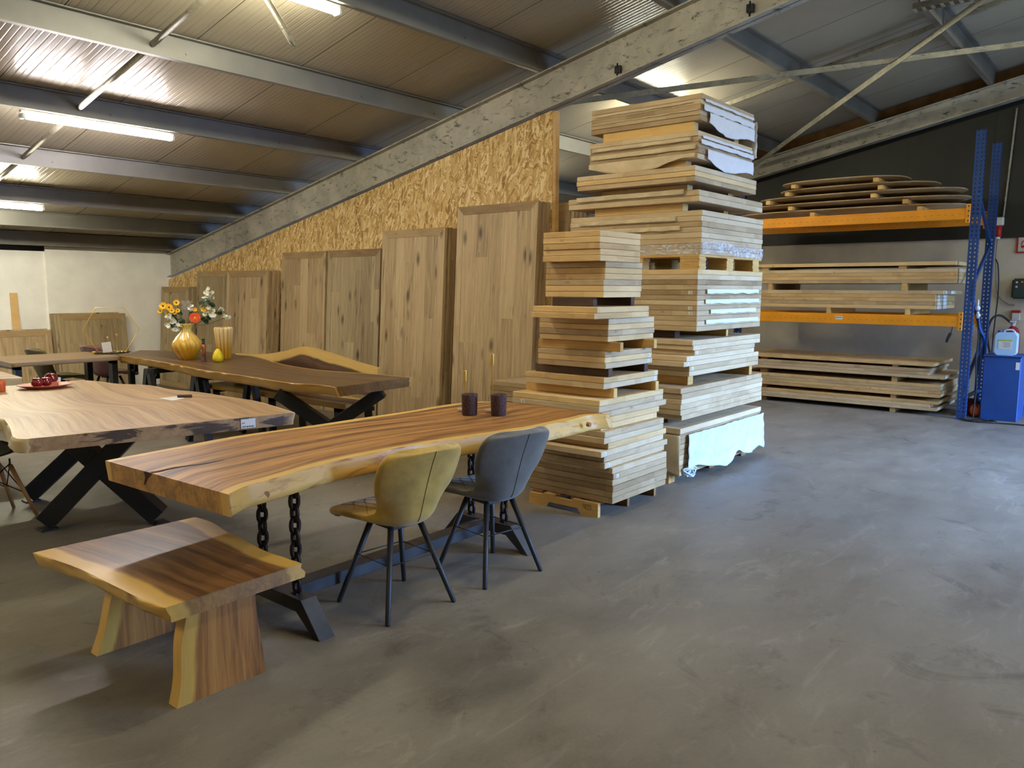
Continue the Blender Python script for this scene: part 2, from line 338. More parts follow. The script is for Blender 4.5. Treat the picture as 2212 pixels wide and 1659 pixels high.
TUBEON = plain('lit_tube', (255, 250, 240), 0.4, emit=((1.0, 0.955, 0.73, 1), 62.0))
TUBEONW = plain('lit_tube_white', (255, 250, 250), 0.4, emit=((1.0, 0.93, 0.92, 1), 60.0))
LENS = plain('lamp_lens', (214, 214, 208), 0.3)
# ------------------------------------------------------------------ mesh helpers
def box(bm, x0, x1, y0, y1, z0, z1, bev=0.0, seg=1):
    vs = [bm.verts.new((x, y, z)) for z in (z0, z1) for y in (y0, y1) for x in (x0, x1)]
    fs = [bm.faces.new([vs[i] for i in f]) for f in ((0, 2, 3, 1), (4, 5, 7, 6), (0, 1, 5, 4), (2, 6, 7, 3), (0, 4, 6, 2), (1, 3, 7, 5))]
    if bev > 0:
        es = list({e for f in fs for e in f.edges})
        bmesh.ops.bevel(bm, geom=es, offset=bev, segments=seg, affect='EDGES', clamp_overlap=True)
    return vs
def prism(bm, poly, z0, z1, bev=0.0, fn=None):
    """extrude a polygon [(a,b)] from z0 to z1; fn maps (a,b,c)->xyz"""
    fn = fn or (lambda a, b, c: (a, b, c))
    lo = [bm.verts.new(fn(a, b, z0)) for a, b in poly]; hi = [bm.verts.new(fn(a, b, z1)) for a, b in poly]
    fs = [bm.faces.new(lo[::-1]), bm.faces.new(hi)]
    n = len(poly)
    for i in range(n): fs.append(bm.faces.new((lo[i], lo[(i + 1) % n], hi[(i + 1) % n], hi[i])))
    if bev: bmesh.ops.bevel(bm, geom=list({e for f in fs for e in f.edges}), offset=bev, segments=1, affect='EDGES', clamp_overlap=True)
def beam(bm, p, q, w, h, up=(0, 0, 1), bev=0.0):
    p = Vector(p); q = Vector(q); d = (q - p).normalized(); s = d.cross(Vector(up))
    if s.length < 1e-4: s = d.cross(Vector((1, 0, 0)))
    s.normalize(); u = s.cross(d)
    vs = [bm.verts.new(o + s * a * w / 2 + u * b * h / 2) for o in (p, q) for a, b in ((-1, -1), (1, -1), (1, 1), (-1, 1))]
    fs = [bm.faces.new([vs[i] for i in f]) for f in ((0, 1, 2, 3), (4, 7, 6, 5), (0, 4, 5, 1), (1, 5, 6, 2), (2, 6, 7, 3), (3, 7, 4, 0))]
    if bev: bmesh.ops.bevel(bm, geom=list({e for f in fs for e in f.edges}), offset=bev, segments=1, affect='EDGES', clamp_overlap=True)
def tube(bm, pts, r, seg=8, closed=False, caps=True):
    pts = [Vector(p) for p in pts]; rr = r if isinstance(r, (list, tuple)) else [r] * len(pts)
    rings = []; n = len(pts); prev = None
    for i, p in enumerate(pts):
        if closed: t = (pts[(i + 1) % n] - pts[i - 1])
        else: t = pts[min(i + 1, n - 1)] - pts[max(i - 1, 0)]
        t.normalize()
        if prev is None:
            a = t.cross(Vector((0, 0, 1)))
            if a.length < 0.1: a = t.cross(Vector((1, 0, 0)))
        else: a = prev - t * prev.dot(t)
        a.normalize(); prev = a; b = t.cross(a)
        rings.append([bm.verts.new(p + (a * math.cos(2 * PI * k / seg) + b * math.sin(2 * PI * k / seg)) * rr[i]) for k in range(seg)])
    m = n if closed else n - 1
    for i in range(m):
        A, B = rings[i], rings[(i + 1) % n]
        for k in range(seg): f = bm.faces.new((A[k], A[(k + 1) % seg], B[(k + 1) % seg], B[k])); f.smooth = True
    if not closed and caps:
        bm.faces.new(rings[0][::-1]); bm.faces.new(rings[-1])
def smooth_path(pts, n=8):
    pts = [Vector(p) for p in pts]; out = []
    for i in range(len(pts) - 1):
        p0 = pts[max(i - 1, 0)]; p1 = pts[i]; p2 = pts[i + 1]; p3 = pts[min(i + 2, len(pts) - 1)]
        for k in range(n):
            t = k / n
            out.append(0.5 * ((2 * p1) + (p2 - p0) * t + (2 * p0 - 5 * p1 + 4 * p2 - p3) * t * t + (3 * p1 - p0 - 3 * p2 + p3) * t ** 3))
    out.append(pts[-1]); return out
def lathe(bm, prof, seg=32, c=(0, 0, 0), flute=0.0, nf=0, sx=1.0, sy=1.0, twist=0.0):
    rings = []
    zs = [z for _, z in prof]; zr = max(zs) - min(zs) + 1e-9
    for r, z in prof:
        ring = []
        for k in range(seg):
            a = 2 * PI * k / seg; rr = r
            if flute and nf:
                rr = r * (1 - flute * (1 - abs(math.sin(nf * (a + twist * (z - min(zs)) / zr) / 2))) ** 1.4)
            ring.append(bm.verts.new((c[0] + sx * rr * math.cos(a), c[1] + sy * rr * math.sin(a), c[2] + z)))
        rings.append(ring)
    for i in range(len(rings) - 1):
        for k in range(seg): f = bm.faces.new((rings[i][k], rings[i][(k + 1) % seg], rings[i + 1][(k + 1) % seg], rings[i + 1][k])); f.smooth = True
    if prof[0][0] > 1e-5: bm.faces.new(rings[0][::-1])
    if prof[-1][0] > 1e-5: bm.faces.new(rings[-1])
def ball(bm, c, r, sx=1, sy=1, sz=1, seg=12):
    prof = [(max(r * math.sin(PI * i / (seg // 2 + 1)), 0.0) if 0 < i < seg // 2 + 1 else 0.0004, -r * math.cos(PI * i / (seg // 2 + 1)) * sz) for i in range(seg // 2 + 2)]
    lathe(bm, prof, seg, c, sx=sx, sy=sy)
ORIG = {}
def obj(name, bm, mat, parent=None, origin=None, xf=None, keep=False):
    """link bm (in world coordinates) as one mesh; its origin goes to the base of its bounds (or stays with its parent)"""
    bmesh.ops.recalc_face_normals(bm, faces=bm.faces)
    if xf is not None: bmesh.ops.transform(bm, matrix=xf, verts=bm.verts)
    me = bpy.data.meshes.new(name)
    if parent is None and origin is None and not keep:
        c = [v.co for v in bm.verts]
        origin = Vector(((min(v.x for v in c) + max(v.x for v in c)) / 2, (min(v.y for v in c) + max(v.y for v in c)) / 2, min(v.z for v in c)))
    if parent is not None: origin = Vector(ORIG[parent.name])
    if origin is None: origin = Vector((0, 0, 0))
    bmesh.ops.translate(bm, vec=-Vector(origin), verts=bm.verts)
    bm.to_mesh(me); bm.free()
    for m in (mat if isinstance(mat, (list, tuple)) else [mat]): me.materials.append(m)
    o = bpy.data.objects.new(name, me); COL.objects.link(o)
    if parent is not None: o.parent = parent
    else: o.location = origin; o.matrix_world = Matrix.Translation(origin)
    ORIG[o.name] = Vector(origin)
    return o
def lobj(name, bm, mat, parent):
    """part given in its parent's own coordinates"""
    bmesh.ops.recalc_face_normals(bm, faces=bm.faces)
    me = bpy.data.meshes.new(name); bm.to_mesh(me); bm.free(); me.materials.append(mat)
    o = bpy.data.objects.new(name, me); COL.objects.link(o); o.parent = parent; return o
def tag(o, label, cat, group=None, kind=None):
    if label: o['label'] = label
    if cat: o['category'] = cat
    if group: o['group'] = group
    if kind: o['kind'] = kind
    return o
def thing(name, label, cat, loc=(0, 0, 0), rz=0.0, group=None):
    o = bpy.data.objects.new(name, None); COL.objects.link(o); o.empty_display_size = 0.1
    o.location = loc; o.rotation_euler = (0, 0, rz); o.matrix_world = Matrix.Translation(Vector(loc)) @ Matrix.Rotation(rz, 4, 'Z')
    ORIG[o.name] = Vector(loc)
    return tag(o, label, cat, group)
def struct(name, bm, mat):
    o = obj(name, bm, mat); o['kind'] = 'structure'; return o
def copytree(o, parent=None):
    c = o.copy(); COL.objects.link(c)
    if parent is not None: c.parent = parent
    for ch in list(o.children): copytree(ch, c)
    return c
def B(): return bmesh.new()
def text_part(name, body, size, mat, parent, M, align='LEFT'):
    cu = bpy.data.curves.new(name, 'FONT'); cu.body = body; cu.size = size; cu.extrude = 0.0003; cu.align_x = align
    t = bpy.data.objects.new(name, cu); COL.objects.link(t)
    dg = bpy.context.evaluated_depsgraph_get(); me = bpy.data.meshes.new_from_object(t.evaluated_get(dg))
    bpy.data.objects.remove(t); me.transform(M); me.materials.clear(); me.materials.append(mat)
    o = bpy.data.objects.new(name, me); COL.objects.link(o)
    if parent: o.parent = parent
    return o
ORD = ['topmost', 'second', 'third', 'fourth', 'fifth', 'sixth', 'seventh', 'eighth', 'ninth', 'tenth', 'eleventh', 'twelfth', 'thirteenth', 'fourteenth', 'fifteenth', 'sixteenth', 'seventeenth', 'eighteenth']
# ================================================================== SETTING
S, CP = 0.205, 4.64                       # roof slope, purlin underside at Y=0
YL, YR, XN, XF, RIDGE = 12.5, -5.2, -7.0, 12.6, -3.9
def zp(y, off=0.0):                       # height of purlin undersides
    return CP + off - S * y if y > RIDGE else CP + off - S * RIDGE + S * (y - RIDGE)
bm = B(); box(bm, XN - .2, XF + .3, YR - .2, YL + .2, -0.2, 0.0); struct('floor', bm, FLOOR)
bm = B(); zr = 0.185
for (ya, yb) in ((YL + .2, RIDGE), (RIDGE, YR - .2)):
    for k in (0,):
        v = [bm.verts.new((x, y, zp(y, zr + t))) for t in (0, 0.08) for x, y in ((XN - .2, ya), (XF + .3, ya), (XF + .3, yb), (XN - .2, yb))]
        for f in ((0, 1, 2, 3), (4, 7, 6, 5), (0, 4, 5, 1), (1, 5, 6, 2), (2, 6, 7, 3), (3, 7, 4, 0)): bm.faces.new([v[i] for i in f])
struct('ceiling', bm, ROOF)
bm = B(); box(bm, XN, XF, YL, YL + .15, 0, 2.06); struct('wall_left', bm, WHITE)
bm = B(); box(bm, 4.50, XF, YL - .03, YL - .001, 0, 2.13); struct('trim_1', bm, WHITE)
bm = B(); box(bm, XN, XF, YL + .16, YL + .2, 0, 2.24); struct('light_leak_strip', bm, DARKW)  # added dark strip, closes the light leak above the white side wall
# gable wall behind the rack: cream below, dark cladding above
bm = B(); box(bm, XF, XF + .2, YR, YL, 0, 2.255); struct('wall_back', bm, CREAM)
bm = B(); prism(bm, [(YR, 2.255), (YL, 2.255), (YL, max(2.26, zp(YL, .18))), (RIDGE, zp(RIDGE, .18)), (YR, zp(YR, .18))], XF - .03, XF + .15, fn=lambda a, b, c: (c, a, b))
for yy in (-3.2, -1.2, 0.8, 2.0, 3.08, 4.9, 6.9): box(bm, XF - .034, XF - .03, yy - .004, yy + .004, 2.27, zp(yy, .1))
struct('trim_2', bm, DARKW)
bm = B(); prism(bm, [(YR, 0), (YL, 0), (YL, zp(YL, .18)), (RIDGE, zp(RIDGE, .18)), (YR, zp(YR, .18))], XN - .15, XN, fn=lambda a, b, c: (c, a, b)); struct('wall_front', bm, CREAM)
# far side wall with its open roller door (daylight)
DX0, DX1, DZ = 6.8, 11.0, 3.9
bm = B(); zt = zp(YR, .18)
box(bm, XN, DX0, YR - .15, YR, 0, zt); box(bm, DX1, XF, YR - .15, YR, 0, zt); box(bm, DX0, DX1, YR - .15, YR, DZ, zt)
struct('wall_right', bm, CREAM)
# chipboard partition
XO = 6.3; YE = 4.745
bm = B(); prism(bm, [(YE, 0), (YL - .03, 0), (YL - .03, zp(YL - .03, -.40)), (YE, zp(YE, -.40))], XO, XO + .02, fn=lambda a, b, c: (c, a, b)); struct('wall_partition', bm, OSB)
bm = B(); box(bm, XO + .001, XO + .06, YE - .045, YE - .001, 0, zp(YE, -.41), .003); o = obj('stud', bm, STUD); tag(o, 'pine stud capping the right end of the chipboard partition', 'post')
# rafters
def rafter(x, h, label, drop=0.0, bolts=False):
    t = thing('roof_rafter', label, 'beam', (x, YL - .04, zp(YL) - h - drop), 0, 'sloping roof rafters')
    def seg(ya, yb):
        b1 = B()
        for (x0, x1, a, b_) in ((x - .008, x + .008, -h, 0), (x - .075, x + .075, -h, -h + .014), (x - .075, x + .075, -.014, 0)):
            v = [b1.verts.new((xx, y, zp(y, zz - drop))) for zz in (a, b_) for xx, y in ((x0, ya), (x1, ya), (x1, yb), (x0, yb))]
            for f in ((0, 1, 2, 3), (4, 7, 6, 5), (0, 4, 5, 1), (1, 5, 6, 2), (2, 6, 7, 3), (3, 7, 4, 0)): b1.faces.new([v[i] for i in f])
        return b1
    b1 = seg(YL - .032, RIDGE); obj('beam', b1, RAFT, t)
    if bolts:
        for q in ((1336, 150), (1622, 18)):
            b2 = B(); p = atX(q[0], q[1], x - .02); box(b2, x - .045, x - .006, p.y - .03, p.y + .03, p.z - .035, p.z + .03, .004); tube(b2, [(x - .04, p.y, p.z + .05), (x - .04, p.y, p.z - .07)], .008, 6)
            obj('clamp', b2, BLACK, t)
    return t
rafter(XO + .055, 0.37, 'thick weathered rafter rising over the chipboard partition, nearest the camera', 0.0, True)
rafter(12.32, 0.27, 'sloping rafter along the dark gable wall above the blue and orange rack')
# timber infill above the gable rafter
bm = B()
v = [bm.verts.new((xx, y, zp(y, zz))) for zz in (0.003, .175) for xx, y in ((12.42, YL - .2), (12.46, YL - .2), (12.46, RIDGE), (12.42, RIDGE))]
for f in ((0, 1, 2, 3), (4, 7, 6, 5), (0, 4, 5, 1), (1, 5, 6, 2), (2, 6, 7, 3), (3, 7, 4, 0)): bm.faces.new([v[i] for i in f])
o = obj('infill_board', bm, TIMB); tag(o, 'brown timber strip between gable rafter and roof sheets', 'board')
# purlins (Z sections along X)
PY = [-3.5, -2.15, -0.75, 0.62, 2.02, 3.46, 4.87, 6.26, 7.66, 9.06, 10.3, 11.3, 12.25]
PLAB = {12.25: 'lowest grey roof purlin, right above the white side wall', 11.3: 'second grey roof purlin up from the white side wall', 10.3: 'third roof purlin up from the white wall, carrying the cut-off tube lamp at far left',
        9.06: 'roof purlin next below the one with the full white tube lamp', 7.66: 'roof purlin carrying the full-length white tube lamp at left', 6.26: 'pale roof purlin running above the full white tube lamp',
        4.87: 'roof purlin carrying the yellowish tube lamp at the top edge', 3.46: 'roof purlin crossing behind the brace at top right, second from the photo corner', 2.02: 'roof purlin nearest the top right corner of the photo',
        0.62: 'roof purlin just beyond the top right corner of the photo', -0.75: 'roof purlin above the open floor, near the ridge', -2.15: 'roof purlin second from the ridge on this slope', -3.5: 'roof purlin closest to the ridge'}
for y in PY:
    bm = B(); z = zp(y); t_ = .006
    prism(bm, [(-.055, 0), (0.003, 0), (0.003, .172), (.055, .172), (.055, .18), (-.003, .18), (-.003, .008), (-.055, .008)][::-1], XN + .02, 12.4, fn=lambda a, b, c, y=y, z=z: (c, y - a, z + b - S * (-a) * 0))
    for xx in (6.2, 6.5, 5.2, 3.4):
        tube(bm, [(xx, y - .012, z + .06), (xx, y + .002, z + .06)], .010, 6)
    o = obj('roof_purlin', bm, PURL); tag(o, PLAB[y], 'beam', 'roof purlins')
# sag rods between purlins (left bay, x 3.12)
def rod(name, p, q, r, mat, label, cat='pipe', group='round struts between the purlins'):
    bm = B(); tube(bm, [p, q], r, 10); o = obj(name, bm, mat); tag(o, label, cat, group); return o
for ya, yb, lb in ((4.90, 6.24, 'round grey strut from the pale purlin up to the top edge of the photo'), (6.29, 7.64, 'round strut between the pale purlin and the one with the full white lamp'),
                   (7.69, 9.04, 'round strut just below the full white tube lamp'), (9.09, 10.28, 'round strut at far left behind the bright greenish roof patch')):
    rod('purlin_strut', (3.12, ya, zp(ya, .07)), (3.12, yb, zp(yb, .07)), .024, BRACE, lb)
pa, pb = atX(637, 100, 3.12), atX(577, 0, 3.12)
pc = pb + (pb - pa) * 1.15
bm = B(); tube(bm, [pa, pa + (pc - pa).normalized() * .04, pc], [.006, .021, .021], 10); o = obj('hanging_pipe', bm, BRACE); tag(o, 'loose pointed pipe hanging below the roof beside the yellowish tube lamp', 'pipe')
# flat struts in the right bay at x = 9.28
for ya, yb, lb in ((3.49, 4.84, 'flat strut in the right bay, next to the top of the tall stack'), (2.05, 3.43, 'flat strut in the right bay, between the two diagonal braces'), (0.65, 1.99, 'flat strut reaching the top right corner of the photo')):
    bm = B(); beam(bm, (9.28, ya, zp(ya, .03)), (9.28, yb, zp(yb, .03)), .05, .05); o = obj('roof_strut', bm, BRACE); tag(o, lb, 'beam', 'flat struts in the right bay')
D1a, D1b = Vector((6.45, 5.85, 0)), Vector((12.25, -0.03, 0)); D2a, D2b = Vector((12.2, 5.24, 0)), Vector((6.6, -0.62, 0))
for a, b, off, lb in ((D1a, D1b, -.02, 'long galvanised diagonal brace running from the partition rafter to the right edge'), (D2a, D2b, -.075, 'galvanised diagonal brace rising from the gable rafter towards the top edge')):
    bm = B(); N_ = Vector((0, S, 1)).normalized(); p = Vector((a.x, a.y, zp(a.y, off))); q = Vector((b.x, b.y, zp(b.y, off)))
    beam(bm, p, q, .062, .007, N_); s = (q - p).normalized().cross(N_) * .028
    beam(bm, p + s - N_ * .028, q + s - N_ * .028, .007, .062, N_)
    o = obj('diagonal_brace', bm, BRACE); tag(o, lb, 'brace', 'crossed roof braces')
# cable tray at the top edge
T = thing('cable_tray', 'grey perforated cable tray cut by the top edge at right', 'tray', (8.2, 1.4, 4.10))
b1 = B()
for xx in (8.14, 8.26): beam(b1, (xx, 2.03, 4.125), (xx, .7, 4.125), .004, .05)
for k in range(18): beam(b1, (8.14, 2.02 - .075 * k, 4.103), (8.26, 2.02 - .075 * k, 4.103), .03, .003)
obj('tray', b1, BRACE, T)
b1 = B(); beam(b1, (8.2, 1.99, 4.10), (8.2, 1.99, 4.225), .02, .004); obj('hanger', b1, BRACE, T)
# lamps
def lamp(x0, x1, y, z, label, tubem=TUBEON, group='tube lamps under the roof'):
    t = thing('tube_lamp', label, 'lamp', ((x0 + x1) / 2, y, z - .075), 0, group)
    b1 = B(); box(b1, x0, x1, y - .022, y + .022, z - .022, z, .004); obj('housing', b1, LENS, t)
    b1 = B(); tube(b1, [(x0 + .05, y, z - .05), (x1 - .04, y, z - .05)], .024, 10); o = obj('tube', b1, tubem, t)
    b1 = B()
    for xx in (x0, x1 - .035): box(b1, xx, xx + .035, y - .04, y + .04, z - .075, z - .028, .008)
    obj('end_cap', b1, LENS, t)
    return t
lamp(2.66, 4.02, 7.72, 3.062, 'full-length white tube lamp under the roof at left', TUBEONW)
lamp(2.52, 3.90, 4.93, 3.635, 'yellowish tube lamp cut by the top edge, near the hanging pipe')
lamp(2.40, 3.755, 10.36, 2.52, 'greenish white tube lamp cut by the left edge')
for (x, y, lb) in ((3.2, 2.05, 'tube lamp over the front table, above the frame'), (3.2, -0.75, 'tube lamp over the open floor, above the frame'), (-2.5, 4.9, 'tube lamp above and behind the camera at left'),
                   (-2.5, 7.7, 'tube lamp far behind the left edge'), (-2.5, 2.05, 'tube lamp above and behind the camera'), (-1.2, 10.36, 'added tube lamp beyond the left edge, brightening the white wall corner'), (8.85, 4.93, 'tube lamp hidden by the top of the tall stack'), (8.85, 7.72, 'tube lamp in the right bay, hidden behind the chipboard partition'), (8.85, -.75, 'added unseen tube lamp over the open floor, brightening the right bay')):  # white wall corner and right-bay open-floor lamps are added unseen, for brightness
    lamp(x - .7, x + .7, y, zp(y, -.002), lb)
# daylight
w = bpy.data.worlds.new('world'); sc.world = w; w.use_nodes = True
bg = w.node_tree.nodes['Background']; bg.inputs[0].default_value = (0.55, 0.75, 1.0, 1); bg.inputs[1].default_value = 0.9
def area(name, loc, rot, sx, sy, power, col):
    l = bpy.data.lights.new(name, 'AREA'); l.shape = 'RECTANGLE'; l.size = sx; l.size_y = sy; l.energy = power; l.color = col
    o = bpy.data.objects.new(name, l); COL.objects.link(o); o.location = loc; o.rotation_euler = rot; return o
dl = area('door_daylight', ((DX0 + DX1) / 2 + .0, YR - .02, DZ / 2 + .05), (math.radians(54), 0, math.radians(12)), DX1 - DX0, DZ - .1, 460, (0.28, 0.50, 1.0)); dl.data.spread = 1.45
sc.view_settings.view_transform = 'Standard'; sc.view_settings.look = 'None'; sc.view_settings.exposure = 1.42; sc.view_settings.gamma = 1.0
# ================================================================== BOARD STACKS
def board(x0, x1, y0, y1, z, t, mat, label, group, rz=0.0, name='oak_board', cat='board', sticker=None):
    cx, cy = (x0 + x1) / 2, (y0 + y1) / 2
    bm = B(); box(bm, x0 - cx, x1 - cx, y0 - cy, y1 - cy, 0.0006, t - .0006, .003)
    bmesh.ops.recalc_face_normals(bm, faces=bm.faces)
    me = bpy.data.meshes.new(name); bm.to_mesh(me); bm.free(); me.materials.append(mat)
    o = bpy.data.objects.new(name, me); COL.objects.link(o); o.location = (cx, cy, z); o.rotation_euler = (0, 0, rz)
    tag(o, label, cat, group)
    for st in (sticker if isinstance(sticker, list) else [sticker] if sticker else []):
        face, d = st
        b2 = B(); h = t * .3
        if face == 'r': xx = (x0 - cx + d) if d >= 0 else (x1 - cx + d); box(b2, xx - .016, xx + .016, y0 - cy - .0012, y0 - cy + .001, t / 2 - h, t / 2 + h)
        else: yy = (y0 - cy + d) if d >= 0 else (y1 - cy + d); box(b2, x0 - cx - .0012, x0 - cx + .001, yy - .018, yy + .018, t / 2 - h, t / 2 + h)
        s = lobj('sticker', b2, PAPER, o); s['label'] = 'small white sticker'
        b3 = B()
        for k in (0, 1):
            if face == 'r': box(b3, xx - .011, xx + .008 - k * .006, y0 - cy - .0022, y0 - cy - .001, t / 2 + (k - .6) * h * .8, t / 2 + (k - .6) * h * .8 + .003)
            else: box(b3, x0 - cx - .0022, x0 - cx - .001, yy - .012, yy + .010 - k * .006, t / 2 + (k - .6) * h * .8, t / 2 + (k - .6) * h * .8 + .003)
        q = lobj('print', b3, INK, s)
    return o
def pick(mats): return random.choice(mats)
def pile(z0, n, t, Y, pxc, pxl, pxr, mats, bname, gname, jit=0.004, rows=None, first=0, stick={}):
    """n boards upward from z0; corner / left / right given where the photo shows them"""
    zm = z0 + n * t / 2
    Xc = solveX(pxc, Y, zm); Yl = solveY(pxl, Xc, zm); Xr = solveX(pxr, Y, zm)
    for k in range(n):
        kk = n - 1 - k                                    # 0 = top
        x0, x1, y0, y1 = Xc, Xr, Y, Yl; rz = random.uniform(-.0015, .0015)
        if rows and kk in rows:
            r = rows[kk]; z = z0 + k * t + t / 2; yy = Y + r[3] if len(r) > 3 else Y
            x0 = solveX(r[0], yy, z) if r[0] else Xc; x1 = solveX(r[2], yy, z) if r[2] else Xr; y0 = yy; y1 = solveY(r[1], x0, z) if r[1] else Yl
            if len(r) > 4: rz = r[4]
        else:
            j = [random.uniform(-jit, jit) for _ in range(4)]; x0 += j[0]; x1 += j[1]; y0 += j[2]; y1 += j[3]
        m = mats[kk] if isinstance(mats, dict) and kk in mats else (mats.get('*') if isinstance(mats, dict) else mats)
        if isinstance(m, list): m = pick(m)
        pos = 'top oak board of the ' if kk == 0 else 'bottom oak board of the ' if kk == n - 1 else ORD[kk] + ' oak board down in the '
        board(x0, x1, y0, y1, z0 + k * t, t, m, pos + bname, gname, rz, sticker=stick.get(kk))
    return Xc, Xr, Y, Yl, z0 + n * t
def spacer(x0, x1, y0, y1, z0, z1, mat, label, group, name='wood_spacer'):
    bm = B(); box(bm, x0, x1, y0, y1, z0 + .0004, z1 - .0004, .002); o = obj(name, bm, mat); return tag(o, label, 'spacer', group)
G1 = 'oak boards of the short front stack'; G2 = 'oak boards of the tall rear stack'
# ---------- pallet under the short stack
def pallet(x0, x1, y0, y1, h, label, mark=True):
    t = thing('pallet', label, 'pallet', ((x0 + x1) / 2, (y0 + y1) / 2, 0))
    nR = 3
    for i in range(nR):
        xa = x0 + (x1 - x0 - .03) * i / (nR - 1)
        L = y1 - y0; pts = [(0, 0), (L * .24, 0), (L * .28, .038), (L * .72, .038), (L * .76, 0), (L, 0), (L, h - .018)]
        if i == 0: pts += [(L * .78, h - .018), (L * .78, h - .002), (L * .62, h - .002), (L * .62, h - .018), (L * .36, h - .018), (L * .36, h - .002), (0, h - .002)]
        else: pts += [(0, h - .018)]
        b1 = B(); prism(b1, [(y0 + a, b) for a, b in pts], xa, xa + .03, fn=lambda a, b, c: (c, a, b)); obj('runner', b1, PINE if i == 0 else TIMB, t)
    for i, (ya, wd) in enumerate(((y0 + .005, .09), (y0 + .17, .08), (y0 + .34, .08), (y1 - .10, .09))):
        b1 = B(); box(b1, x0 + .031, x1, ya, ya + wd, h - .017, h, .002); obj('deck_board', b1, TIMB, t)
    if mark:
        b1 = B(); yy = y0 + .055
        for a, b, c, d in ((0, .05, 0, .003), (0, .05, .030, .033), (0, .003, 0, .033), (.047, .05, 0, .033), (.012, .035, .020, .023), (.033, .036, .010, .023), (.056, .059, .004, .034), (.066, .069, .012, .036)):
            box(b1, x0 - .0006, x0 + .001, yy + a, yy + b, .045 + c, .045 + d)
        o = obj('burnt_mark', b1, DARKB, t); o['label'] = 'burnt stamp of a box with strokes'
    return t
pallet(4.385, 5.175, 2.885, 3.485, 0.10, 'small pine pallet under the short front stack of oak boards')
z = 0.10; t = 0.0419
st = {4: ('r', .05), }
Xc, Xr, Y0, Yl, z = pile(z, 6, t, 2.80, 1323.5, 1143, 1440, [OAKD, OAK], 'lowest six on the short front stack', G1, rows={0: (1323, 1150, 1440), 1: (1325, 1147, 1440), 4: (1323, 1143, 1440), 5: (1323, 1143, 1438)}, stick={1: ('r', .05)})
Xc2, Xr2, Y0, Yl, z = pile(z, 6, t, 2.83, 1306, 1150, 1434, [OAK, OAKY], 'six staggered ones behind the grey chair, short stack', G1, rows={0: (1306.8, 1160, 1434), 1: (1305, 1155, 1433), 2: (1314, 1150, 1439), 3: (1295.6, 1150, 1434, 0, .018), 4: (1307, 1150, 1441, 0, -.012), 5: (1303, 1150, 1436, 0, .02)}, stick={3: ('r', .045), 5: ('r', .045)})
Xc3, Xr3, Y0, Yl, z = pile(z, 5, t, 2.87, 1293.7, 1107, 1431.6, [OAK, OAK, OAKY], 'five level with the table top, short stack', G1, rows={2: (1300, 1112, 1439), 3: (1300, 1120, 1424), 4: (1298, 1120, 1419)}, stick={1: ('l', -.10)})
GS = 'wooden spacers of the short front stack'
def two_spacers(z0, z1, Xa, Xb, Ya, Yb, wdt, mat, where, group, ext=(0, 0)):
    spacer(Xa, Xa + wdt, Ya - ext[0], Yb + ext[1], z0, z1, mat, 'spacer at the near left edge, ' + where, group)
    spacer(Xb - wdt, Xb, Ya - ext[0], Yb + ext[1], z0, z1, mat, 'spacer at the far right edge, ' + where, group)
zs = z + .066; Xa = solveX(1331, 2.86, z + .03)
two_spacers(z, zs, Xa - .03, solveX(1423, 2.86, z + .03), 2.86, solveY(1136, Xa - .03, z), .045, PINE, 'under the lowest pair of boards, short stack', GS)
a = pile(zs, 2, .040, 2.88, 1304.6, 1136, 1421, [OAKY, OAK], 'lowest pair on the short front stack', G1, stick={0: ('r', -.04), 1: ('r', -.045)}); z = a[4]
zs = z + .058; Xa = solveX(1321, 2.88, z + .03)
two_spacers(z, zs, Xa - .03, solveX(1401, 2.88, z + .03), 2.885, a[3] - .04, .05, DARKB, 'dark stained, under the trio of boards, short stack', GS)
a = pile(zs, 3, .0385, 2.88, 1307.8, 1162, 1408.5, [OAKY, OAK], 'trio halfway up the short front stack', G1, stick={1: ('r', -.04), 2: ('r', -.06)}); z = a[4]
zs = z + .064; Xa = solveX(1345, 2.80, z + .03)
two_spacers(z, zs, Xa - .03, solveX(1419, 2.80, z + .03), 2.80, a[3] + .04, .04, PINE, 'overhanging, under the four boards, short stack', GS)
a = pile(zs, 4, .0395, 2.88, 1313.8, 1164.6, 1413, [OAKY, OAK, OAKY], 'four in the middle of the short front stack', G1); z = a[4]
a = pile(z, 2, .040, 2.86, 1287, 1149, 1402, {0: OAKY, 1: OAKY}, 'wider pair above the four, short front stack', G1, rows={0: (1290, 1151, 1402), 1: (1283.5, 1146.5, 1402)}); z = a[4]
zs = z + .06
two_spacers(z, zs, a[0] + .10, a[1] - .05, 2.95, a[3] - .10, .05, DARKB, 'small, under the top eleven boards, short stack', GS)
a = pile(zs, 6, .0397, 2.88, 1307, 1179, 1387.5, [OAKY, OAKY, OAK], 'lower six of the top block, short front stack', G1, rows={0: (1308.6, 1180, 1388), 3: (1303.6, 1178, 1386), 4: (1303.6, 1178, 1386), 5: (1303.6, 1178, 1384)}); z = a[4]
a = pile(z, 5, .0400, 2.88, 1295.8, 1173, 1383, [OAKY, OAKY, OAK], 'top five on the short front stack', G1); ZA = a[4]
# boards lying behind the short stack (grey edges left of it)
zz = 0
for k in range(4):
    board(5.05, 5.55, 3.75, 4.45, .60 + k * .042, .042, OAKD, 'greyish board ' + ['at the bottom', 'second up', 'third up', 'on top'][k] + ' of the low pile between short stack and tall leaning panel', 'boards in the low pile behind the short stack')
bm = B(); box(bm, 5.1, 5.5, 3.8, 4.4, 0, .5996, .004); o = obj('timber_block', bm, OAKD); tag(o, 'brown timber block carrying the low pile behind the short stack', 'block')
